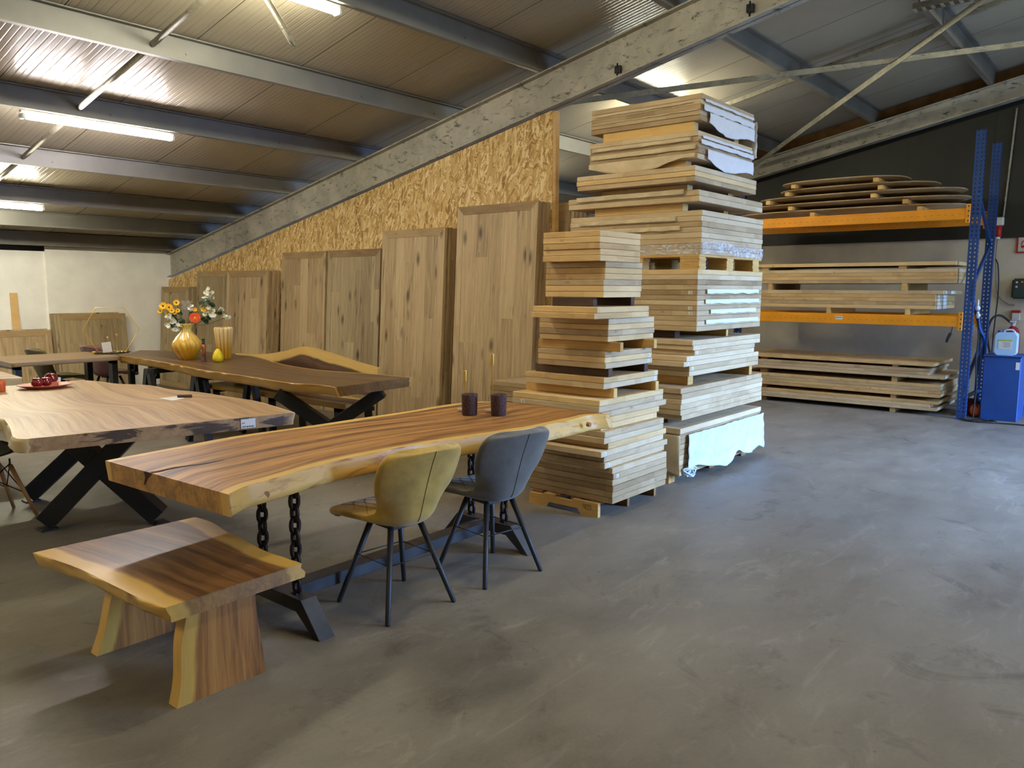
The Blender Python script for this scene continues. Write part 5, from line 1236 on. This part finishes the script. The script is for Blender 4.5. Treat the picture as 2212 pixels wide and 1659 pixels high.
# ================================================================== CHAIRS
def chair(label, vel, loc, rz, seam=True):
    T = thing('shell_chair', label, 'chair', loc, rz, 'padded shell chairs')
    # shell profile: seat front -> curve -> backrest top, chair faces +y ; grid (s along, u across)
    path = [(.272, .408, .150), (.266, .434, .200), (.20, .444, .230), (.09, .438, .238), (0, .430, .232), (-.09, .420, .214), (-.150, .428, .190), (-.190, .466, .184), (-.215, .535, .200), (-.236, .60, .224), (-.262, .675, .242), (-.288, .74, .242), (-.306, .780, .228), (-.316, .803, .198), (-.320, .811, .135)]
    P = smooth_path([(a, b, c) for a, b, c in path], 3); n = len(P); m = 18
    def grid(off):
        g = []
        for i, p in enumerate(P):
            t = (P[min(i + 1, n - 1)] - P[max(i - 1, 0)]); tn = Vector((t.x, t.y)).normalized(); nn = Vector((t.y, -t.x)).normalized()   # (y,z) normal
            row = []
            f = i / (n - 1)
            for j in range(m + 1):
                u = (j / m * 2 - 1); x = p.z * math.sin(u * PI / 2) ** 1 if False else p.z * u * (1 - .0 * abs(u))
                e = abs(u) ** 2.4
                lift = e * (.045 if f < .45 else .0) ; wrap = e * (.075 if f >= .45 else .02 * f)
                wr = .02 + .055 * min(1, max(0, (f - .35) / .15)) * (1 - .35 * max(0, (f - .75) / .25))
                y = p.x + wr * e * (1 if f > .35 else 0); z = p.y + .062 * e * max(0, min(1, (f - .08) / .3)) * (1 if f < .5 else max(0, 1 - (f - .5) / .15))
                thick = off * (1 - .30 * abs(u) ** 6)
                row.append(Vector((x, y + nn.x * thick, z + nn.y * thick)))
            g.append(row)
        return g
    up = grid(.0); dn = grid(.040)
    # pick which side is outer (below seat / behind back)
    bm = B(); A = [[bm.verts.new(v) for v in r] for r in up]; D = [[bm.verts.new(v) for v in r] for r in dn]
    def q(*v): f = bm.faces.new(v); f.smooth = True
    for i in range(n - 1):
        for j in range(m): q(A[i][j], A[i + 1][j], A[i + 1][j + 1], A[i][j + 1]); q(D[i][j], D[i][j + 1], D[i + 1][j + 1], D[i + 1][j])
        for j in (0, m): q(A[i][j], A[i + 1][j], D[i + 1][j], D[i][j])
    for j in range(m):
        for i in (0, n - 1): q(A[i][j], A[i][j + 1], D[i][j + 1], D[i][j])
    o = lobj('shell', bm, vel, T); md = o.modifiers.new('round', 'SUBSURF'); md.levels = 1; md.render_levels = 2
    # seam on the outside of the backrest, quilting lines on the seat
    half = [i for i in range(n) if i / (n - 1) > .47]
    b1 = B(); mid = m // 2
    pts = []
    for i in half:
        pa, pd = up[i][mid], dn[i][mid]; outer = pd if pd.y < pa.y else pa; pts.append(outer + Vector((0, -.0008, 0)))
    tube(b1, pts, .0014, 6); s_ = lobj('back_seam', b1, SEAM, T)
    b1 = B(); qi = [i for i in range(n) if .04 < i / (n - 1) < .42]
    for a in (-1, 1):
        for st_ in range(-10, 12, 3):
            pts = []
            for i in qi:
                u = (st_ + a * (i - qi[0]) * .9) / 10
                if abs(u) > .8: 
                    continue
                j = (u + 1) / 2 * m; j0 = int(j); f = j - j0; a0, a1 = up[i][j0], up[i][min(j0 + 1, m)]; d0 = dn[i][j0]
                top = a0.lerp(a1, f); low = d0
                pp = Vector(top); pp.z = max(top.z, dn[i][j0].lerp(dn[i][min(j0 + 1, m)], f).z) + .0012
                pts.append(pp)
            if len(pts) > 2: tube(b1, pts, .0008, 5)
    lobj('quilt_stitching', b1, SEAM, s_)
    zb = .405
    for sx_, sy_ in ((-1, -1), (1, -1), (1, 1), (-1, 1)):
        b1 = B(); tube(b1, [(sx_ * .205, sy_ * .205, 0), (sx_ * .202, sy_ * .202, .004), (sx_ * .088, sy_ * .082, zb + .01)], [.010, .0125, .0155], 14); lobj('leg', b1, LEGM, T)
    b1 = B(); box(b1, -.07, .07, -.07, .07, zb - .010, zb + .012, .003); lobj('mount_plate', b1, LEGM, T)
    b1 = B(); k_ = .138
    tube(b1, [(-k_, -k_ + .006, .25), (k_, -k_ + .006, .25), (k_, k_ - .006, .25), (-k_, k_ - .006, .25)], .0035, 6, closed=True); lobj('leg_brace', b1, LEGM, T)
    return T
chair('mustard yellow padded shell chair tucked at the near side of the front table', VELY, (2.525, 2.845, 0), math.radians(-5))
chair('grey padded shell chair right of the mustard one, at the front table', VELG, (3.16, 2.79, 0), math.radians(-8))
p = atz(70, 757, .84); chair('olive padded chair behind the far left table, in front of the low leaning panels', VELO, (3.80, 10.42, 0), math.radians(-84))
chair('plum padded chair beyond the far left table, seat turned to the right', VELP, (4.44, 10.46, 0), math.radians(-80))
# moulded chair with wooden legs at the left edge
T = thing('moulded_chair', 'dark moulded seat on wooden legs at the left edge, under the pale table', 'chair', (1.72, 5.95, 0))
bm = B(); g = []
for i in range(13):
    row = []
    for j in range(13):
        u, v = j / 12 * 2 - 1, i / 12 * 2 - 1; r = 1; x = 1.70 + .23 * u * math.sqrt(1 - v * v / 2); y = 6.0 + .21 * v * math.sqrt(1 - u * u / 2)
        row.append((x, y, .425 + .035 * (u * u + v * v)))
    g.append(row)
up = [[bm.verts.new(p) for p in r] for r in g]; dn = [[bm.verts.new((p[0], p[1], p[2] - .008)) for p in r] for r in g]
for i in range(12):
    for j in range(12): f = bm.faces.new((up[i][j], up[i][j + 1], up[i + 1][j + 1], up[i + 1][j])); f.smooth = True; f = bm.faces.new((dn[i][j], dn[i + 1][j], dn[i + 1][j + 1], dn[i][j + 1])); f.smooth = True
for i in range(12):
    for a, b in ((0, 12),): 
        for j in (0, 12): bm.faces.new((up[i][j], up[i + 1][j], dn[i + 1][j], dn[i][j])); bm.faces.new((up[j][i], up[j][i + 1], dn[j][i + 1], dn[j][i]))
obj('seat', bm, plain('dark_grey_shell', (62, 60, 52), 0.5), T)
LEGW = plain('beech_leg', (176, 126, 72), 0.5, 0, 0.4, 0.1, 9)
fl = [(1.952, 5.857), (1.913, 6.169), (1.50, 5.80), (1.48, 6.2)]
for (x, y) in fl:
    b1 = B(); tx, ty = 1.70 + (x - 1.70) * .52, 6.0 + (y - 6.0) * .55; tube(b1, [(x, y, 0), (tx, ty, .36)], [.011, .016], 12); obj('leg', b1, LEGW, T)
b1 = B()
tops = [(1.70 + (x - 1.70) * .52, 6.0 + (y - 6.0) * .55) for x, y in fl]
for (a, b) in ((0, 1), (1, 3), (3, 2), (2, 0)):
    A_, B_ = fl[a], fl[b]; ta, tb = tops[a], tops[b]; mid = lambda f, t, k: (f[0] + (t[0] - f[0]) * k, f[1] + (t[1] - f[1]) * k, .36 * k)
    tube(b1, [mid(A_, ta, .45), (tb[0], tb[1], .37)], .004, 6); tube(b1, [mid(B_, tb, .45), (ta[0], ta[1], .37)], .004, 6)
for t_ in tops: tube(b1, [(t_[0], t_[1], .34), (t_[0], t_[1], .405)], .006, 6)
obj('wire_struts', b1, BLACK, T)
# ================================================================== SMALL THINGS
def cup(px, label):
    p = atz(px[0], px[1], ZT); T = thing('candle_cup', label, 'candle holder', (p.x, p.y + .045, ZT), 0, 'brown speckled candle cups')
    b1 = B(); lathe(b1, [(.044, 0), (.047, .004), (.0505, .128), (.051, .132), (.045, .132), (.043, .112)], 28); lobj('cup', b1, CUPB, T)
    b1 = B(); lathe(b1, [(.0425, .1122), (.0425, .117), (.001, .117)], 20); lobj('wax', b1, WAX, T)
cup((1026, 898), 'left brown speckled candle cup on the front table'); cup((1089, 899), 'right brown speckled candle cup on the front table')
def candlestick(px, h, label):
    p = atz(px[0], px[1], ZT); x, y = p.x, p.y + .03
    T = thing('candlestick', label, 'candlestick', (x, y, ZT), 0, 'brass candlesticks on the front table')
    b1 = B(); lathe(b1, [(.048, 0), (.050, .002), (.050, .016), (.048, .018)], 28); lobj('base', b1, PINKW, T)
    b1 = B(); lathe(b1, [(.0042, .0182), (.0042, h - .085), (.007, h - .078), (.0125, h - .064), (.0132, h - .001), (.0132, h), (.0105, h), (.0105, h - .05)], 18); lobj('stem', b1, BRASS, T)
candlestick((1012, 889), .262, 'short brass candlestick behind the left candle cup'); candlestick((1071, 891), .372, 'tall brass candlestick behind the right candle cup')
# paper note on the pale table
T = thing('paper_note', 'white paper with a curled dark end on the pale slab table', 'paper', tuple(atz(380, 860, ZT)))
P0, P1, P2, P3 = [atz(*q, ZT) for q in ((343, 861), (372, 866), (398, 861), (385, 856))]
b1 = B(); v = [b1.verts.new(p + Vector((0, 0, .001 + h_))) for h_ in (0, .001) for p in (P0, P1, P2, P3)]
for f in ((0, 1, 2, 3), (4, 7, 6, 5), (0, 4, 5, 1), (1, 5, 6, 2), (2, 6, 7, 3), (3, 7, 4, 0)): b1.faces.new([v[i] for i in f])
obj('sheet', b1, PAPER, T)
c = atz(400, 859, ZT); b1 = B(); tube(b1, [c + Vector((-.04, .03, .012)), c + Vector((.035, -.03, .012))], .011, 10); obj('curled_end', b1, DARKB, T)
# dish with three glazed apples
c = atz(98, 838, ZT); DX = c.x; DY = c.y
T = thing('oval_dish', 'rust red oval dish holding glazed apples on the pale slab table', 'dish', (DX, DY, ZT))
ang = math.atan2(6.622 - 6.771, 2.521 - 2.197)
b1 = B(); lathe(b1, [(.11, 0), (.12, .002), (.19, .026), (.193, .030), (.186, .030), (.115, .008), (.001, .007)], 36, sx=1.0, sy=.82); lobj('plate', b1, PLATE, T); T.rotation_euler.z = ang; T.matrix_world = Matrix.Translation((DX, DY, ZT)) @ Matrix.Rotation(ang, 4, 'Z')
def apple(px, zz, r, label):
    p = atz(px[0], px[1], zz); T = thing('glazed_apple', label, 'apple', (p.x, p.y, zz), 0, 'dark red glazed apples')
    b1 = B(); prof = []
    for i in range(17):
        a = PI * i / 16; rr_ = r * math.sin(a) * (1 + .05 * math.cos(a)); z_ = r * .92 - r * .92 * math.cos(a) - (.22 * r * math.exp(-((PI - a) / .35) ** 2)) + (.08 * r * math.exp(-(a / .3) ** 2))
        prof.append((max(rr_, .0005), z_))
    lathe(b1, prof, 24); lobj('body', b1, APPLE, T)
    b1 = B(); tube(b1, [(0, 0, r * 1.55), (.004, .002, r * 1.95)], .003, 6); lobj('stem', b1, DARKB, T)
apple((81, 837), ZT + .0085, .044, 'left dark red glazed apple on the dish'); apple((100, 835), ZT + .0085, .042, 'front dark red glazed apple on the dish'); apple((111, 829), ZT + .0085, .050, 'rear and tallest dark red glazed apple on the dish')
p = atz(134, 825, ZT); bm = B(); beam(bm, (p.x - .03, p.y + .02, ZT), (p.x - .024, p.y + .03, ZT + .04), .055, .002, up=(0, 1, 0)); o = obj('place_card', bm, PAPER); tag(o, 'small white card standing behind the red apples', 'card')
p = atz(0, 846, ZT); bm = B(); lathe(bm, [(.032, 0), (.036, .004), (.039, .06), (.038, .085), (.034, .085), (.033, .05)], 24, (p.x - .0, p.y, ZT)); o = obj('tealight_glass', bm, ORCUP); tag(o, 'orange tealight glass cut by the left edge', 'candle holder')
# vases on the dark table
VX, VY = 4.31, 8.19
T = thing('flower_vase', 'bulbous yellow glazed vase holding the bouquet', 'vase', (VX, VY, ZT))
b1 = B(); lathe(b1, [(.072, 0), (.078, .004), (.115, .06), (.148, .13), (.155, .165), (.146, .20), (.11, .25), (.07, .29), (.050, .32), (.052, .345), (.075, .375), (.092, .392), (.088, .394), (.048, .345), (.044, .32)], 196, flute=.15, nf=14, twist=.9); lobj('body', b1, VASEY, T)
FX, FY = 4.62, 7.97
T = thing('fluted_vase', 'tall fluted cream and yellow vase right of the bouquet', 'vase', (FX, FY, ZT))
b1 = B(); lathe(b1, [(.066, 0), (.072, .006), (.080, .10), (.094, .22), (.102, .30), (.104, .335), (.098, .350), (.086, .350), (.080, .33), (.07, .25)], 192, flute=.26, nf=12); lobj('body', b1, VASEF, T)
p = atz(441, 781, ZT); T = thing('pepper_mill', 'slim copper and black pepper mill between the two yellow vases', 'mill', (p.x, p.y, ZT))
b1 = B(); lathe(b1, [(.030, 0), (.032, .004), (.026, .012), (.020, .04), (.018, .058)], 20); lobj('foot', b1, CUPB, T)
b1 = B(); lathe(b1, [(.018, .0585), (.019, .10), (.025, .15), (.026, .17), (.020, .185)], 20); lobj('body', b1, BARREL, T)
b1 = B(); lathe(b1, [(.018, .1855), (.012, .195), (.016, .21), (.010, .225), (.001, .232)], 20); tube(b1, [(-.018, 0, .235), (.018, 0, .235)], .006, 8); lobj('head', b1, BLACK, T)
p = atz(471, 782, ZT); bm = B(); lathe(bm, [(.022, 0), (.040, .006), (.055, .035), (.053, .065), (.040, .10), (.026, .125), (.012, .138), (.001, .142)], 24, (p.x, p.y, ZT)); o = obj('yellow_pear', bm, LEMON); tag(o, 'bright yellow pear-shaped ornament in front of the fluted vase', 'ornament')
# bouquet: positions read on the vase's own plane facing the camera
CAMV = Vector((VX, VY, 0)).normalized()
def fl(px, py, d=0.0):
    r = ray(px, py); o_ = Vector((0, 0, H)); pv = Vector((VX, VY, 0)) + CAMV * d; t = (pv.x * CAMV.x + pv.y * CAMV.y) / (r.x * CAMV.x + r.y * CAMV.y); return o_ + r * t
MOUTH = Vector((VX, VY, ZT + .36))
def stem(p, r=.003, bend=.03, mat=STEMM, name='stem', parent=None, origin=None):
    b1 = B(); q = Vector(p); m_ = MOUTH.lerp(q, .5) + Vector((0, 0, -bend)); st = MOUTH + Vector((random.uniform(-.02, .02), random.uniform(-.02, .02), -.12)); tube(b1, smooth_path([st, MOUTH + (q - MOUTH) * .08, m_, q], 5), r, 5); return obj(name, b1, mat, parent)
def petals(bm, c, nrm, n, r, w, cup_=.25, layers=1):
    nrm = Vector(nrm).normalized(); a = nrm.cross(Vector((0, 0, 1))).normalized(); b = nrm.cross(a)
    for L in range(layers):
        rr_ = r * (1 - .28 * L)
        for k in range(n):
            th = 2 * PI * (k + .5 * L) / n; d = a * math.cos(th) + b * math.sin(th); s = d.cross(nrm)
            P = [(0, 0), (.35, w), (.75, w * 1.1), (1, .0)]; v = []
            base = Vector(c) + nrm * (.004 * L)
            pts = [base] + [base + d * rr_ * f + s * rr_ * ww + nrm * rr_ * cup_ * (f + L * .3) * f for f, ww in ((.4, w), (.8, w * .95), (1, 0), (.8, -w * .95), (.4, -w))]
            vv = [bm.verts.new(x) for x in pts]; f1 = bm.faces.new(vv)
    return bm
def flower(px, py, r, mat, core, label, n=10, d=0.0, layers=1, w=.28, nrm=None, name='daisy'):
    p = fl(px, py, d); nr = nrm or (-CAMV + Vector((0, 0, .35)))
    T = thing(name, label, 'flower', tuple(p), 0, 'flowers of the bouquet')
    b1 = petals(B(), p, nr, n, r * 1.25, w, layers=layers); o = obj('petals', b1, mat, T); md = o.modifiers.new('t', 'SOLIDIFY'); md.thickness = .0012
    b1 = B(); ball(b1, p + Vector(nr).normalized() * .004, r * .28, seg=10); obj('core', b1, core, T)
    stem(p - Vector(nr).normalized() * .003, parent=T); return T
CORE = plain('dark_flower_core', (70, 40, 18), 0.8)
for k, (x, y, r) in enumerate(((352, 661, .036), (365, 664, .034), (346, 672, .026), (381, 654, .030), (371, 671, .026), (377, 675, .024), (384, 671, .022), (362, 677, .020))):
    flower(x, y, r, YPET, CORE, 'yellow daisy in the bouquet, ' + ['second from the far left', 'above the left leaves', 'lowest and farthest left', 'highest on the left side', 'in the middle of the yellow cluster', 'right of the yellow cluster middle', 'nearest the dried plume', 'drooping under the cluster'][k], 9, random.uniform(-.04, .02), w=.24)
flower(421, 687, .050, OPET, YPET, 'orange gerbera in the middle of the bouquet', 22, -.08, 3, .16, name='gerbera')
flower(440, 668, .030, YPET, YPET, 'small yellow flower between the white ones at right', 8, 0, w=.3)
flower(420, 669, .024, YPET, YPET, 'small yellow bud above the orange gerbera', 7, 0, w=.3)
def cluster(px, py, n, spread, r, mat, label, d=0.0, flat=1.0, name='blossom'):
    p = fl(px, py, d); T = thing(name, label, 'flower', tuple(p), 0, 'flowers of the bouquet'); b1 = B()
    for i in range(n):
        c = p + Vector((random.gauss(0, 1), random.gauss(0, 1), random.gauss(0, flat))) * spread * 1.25; petals(b1, c, Vector((random.gauss(0, 1), random.gauss(0, 1), random.gauss(.4, 1))) - CAMV, 6, r * 1.15, .4, .5)
    o = obj('petals', b1, mat, T); md = o.modifiers.new('t', 'SOLIDIFY'); md.thickness = .001; stem(p, parent=T)
cluster(454, 636, 16, .018, .020, WPET, 'topmost white blossom of the bouquet'); cluster(446, 642, 9, .014, .018, WPET, 'white blossom just left of the topmost one')
cluster(454, 679, 16, .022, .024, WPET, 'cream rose-like flower right of the orange gerbera', -.03); cluster(411, 665, 8, .016, .020, WPET, 'small cream blossom above the orange gerbera')
cluster(479, 666, 6, .012, .018, WPET, 'white blossom near the right tip of the bouquet'); cluster(489, 685, 16, .016, .018, WPET, 'white blossom spray farthest right', flat=.5)
cluster(368, 698, 22, .020, .022, WPET, 'white blossom hanging low at the left of the vase mouth', -.03, 1.0); cluster(378, 706, 18, .016, .020, WPET, 'white blossom touching the vase neck at left', -.04)
cluster(365, 684, 8, .014, .018, WPET, 'small white blossom left of the dark leaves', -.02)
# leaves
def leaf(bm, base, tip, w, nrm):
    base, tip = Vector(base), Vector(tip); d = tip - base; s = d.cross(Vector(nrm)).normalized() * w; up_ = Vector(nrm).normalized() * d.length * .08
    L = [bm.verts.new(base + d * f + s * k + up_ * math.sin(PI * f)) for f, k in ((.3, 1), (.65, .9), (1, 0), (.65, -.9), (.3, -1), (0, 0))]; bm.faces.new(L)
T = thing('leafy_branch', 'dark green leaves at the left side of the bouquet', 'foliage', tuple(fl(378, 690)), 0, 'leafy branches of the bouquet'); b1 = B()
for i in range(16):
    a = fl(random.uniform(372, 392), random.uniform(678, 704), random.uniform(-.04, .04)); leaf(b1, a, a + Vector((random.uniform(-.05, .05), random.uniform(-.05, .05), random.uniform(-.05, .05))) * 1.3, .028, -CAMV + Vector((random.uniform(-.4, .4), 0, .3)))
o = obj('leaves', b1, LEAFM, T); md = o.modifiers.new('t', 'SOLIDIFY'); md.thickness = .0008; stem(fl(380, 692), parent=T)
T = thing('leafy_branch', 'green leaves along the long branch on the right of the bouquet', 'foliage', tuple(fl(440, 670)), 0, 'leafy branches of the bouquet'); b1 = B()
for (x, y) in ((430, 652), (432, 658), (452, 648), (456, 655), (461, 660), (466, 663), (436, 684), (442, 690), (446, 683), (470, 676), (472, 681), (484, 674), (433, 680), (440, 662), (406, 682), (460, 648)):
    a = fl(x, y, random.uniform(-.03, .03)); leaf(b1, a, a + Vector((random.uniform(-.045, .045), random.uniform(-.045, .045), random.uniform(-.04, .04))) * 1.6, .026, -CAMV + Vector((random.uniform(-.4, .4), 0, .3)))
o = obj('leaves', b1, LEAFM, T); md = o.modifiers.new('t', 'SOLIDIFY'); md.thickness = .0008
b1 = B(); tube(b1, smooth_path([MOUTH + Vector((0, 0, -.1)), MOUTH, fl(425, 675), fl(440, 660), fl(462, 668), fl(485, 674), fl(492, 684)], 5), .0025, 5); tube(b1, smooth_path([fl(440, 660), fl(446, 648), fl(454, 638)], 5), .0025, 5); obj('stem', b1, STEMM, T)
T = thing('dried_plume', 'grey dried feathery plume standing in the bouquet', 'foliage', tuple(fl(400, 670))); b1 = B()
top = fl(403, 655, .02); 
for i in range(520):
    s_ = random.random(); base = MOUTH.lerp(top, .15 + .75 * s_); w_ = .03 + .035 * s_; tip = base + Vector((CAMV.y, -CAMV.x, 0)) * random.uniform(-1, 1) * w_ + Vector((0, 0, random.uniform(.02, .07))) + CAMV * random.uniform(-.02, .02); tube(b1, [base, tip], .0016, 3, caps=False)
o = obj('plume', b1, GRASSM, T); stem(top, .002, 0, GRASSM, parent=T)
T = thing('dried_stalk', 'pale curved bud stalk leaning right in the bouquet', 'foliage', tuple(fl(437, 655))); b1 = B(); tube(b1, smooth_path([MOUTH + Vector((0, 0, -.08)), fl(426, 678), fl(432, 664), fl(438, 655), fl(446, 647)], 5), [.002] * 12 + [.004, .008, .010, .009, .006, .004, .003, .002, .001], 6); obj('stalk', b1, WPET, T)
# far left table items
p = atz(243, 763, ZT); HX, HY = p.x, p.y
T = thing('hexagon_frame', 'thin gold hexagon wire frame standing on its dark tray', 'ornament', (HX, HY, ZT))
side = Vector((HY, -HX, 0)).normalized(); b1 = B(); R0 = .30; cz = ZT + .018 + R0 * .866 + .003
hp = []
for k in range(6): a = math.radians(60 * k); hp.append(Vector((HX, HY, cz)) + side * R0 * math.cos(a) + Vector((0, 0, R0 * math.sin(a))))
tube(b1, hp, .0055, 6, closed=True); obj('wire', b1, BRASS, T)
b1 = B(); lathe(b1, [(.18, 0), (.20, .003), (.205, .014), (.195, .014), (.185, .008), (.001, .008)], 32, (HX, HY, ZT), sy=.7); obj('tray', b1, BLACK, T)
p0 = Vector((HX, HY, 0)) - side * .05
bm = B(); cc = p0 - Vector((HX, HY, 0)).normalized() * .03; beam(bm, Vector((cc.x, cc.y, ZT + .016)), Vector((cc.x, cc.y, ZT + .135)) - side * .012, .10, .003, up=(HX, HY, 0)); o = obj('info_card', bm, PAPER); tag(o, 'white card leaning on the tray inside the hexagon frame', 'card')
for k, (dx, h_) in enumerate(((-.04, .19), (.055, .22))):
    q_ = Vector((HX, HY, ZT + .0085)) + side * dx + Vector((HX, HY, 0)).normalized() * .03; bm = B(); lathe(bm, [(.022, 0), (.022, .003), (.003, .006), (.003, h_ - .03), (.011, h_ - .02), (.012, h_), (.009, h_)], 12, tuple(q_)); o = obj('small_candlestick', bm, BRASS); tag(o, 'thin brass candlestick inside the hexagon frame, ' + ['behind the card', 'right of the card'][k], 'candlestick', 'candlesticks in the hexagon frame')
for k, dx in enumerate((.06, .10, .14)):
    q_ = Vector((HX, HY, ZT + .0085)) + side * dx - Vector((HX, HY, 0)).normalized() * .07; bm = B(); ball(bm, (q_.x, q_.y, q_.z + .010), .013, 1, 1, .75, 8); o = obj('gold_pebble', bm, BRASS); tag(o, ['left', 'middle', 'right'][k] + ' small gold ball on the dark tray', 'ornament', 'gold balls on the tray')
p = atz(204, 763, ZT); bm = B(); tube(bm, [(p.x, p.y, ZT), (p.x, p.y, ZT + .022)], .024, 18); o = obj('gold_tealight', bm, BRASS); tag(o, 'small gold tealight left of the dark tray', 'candle')
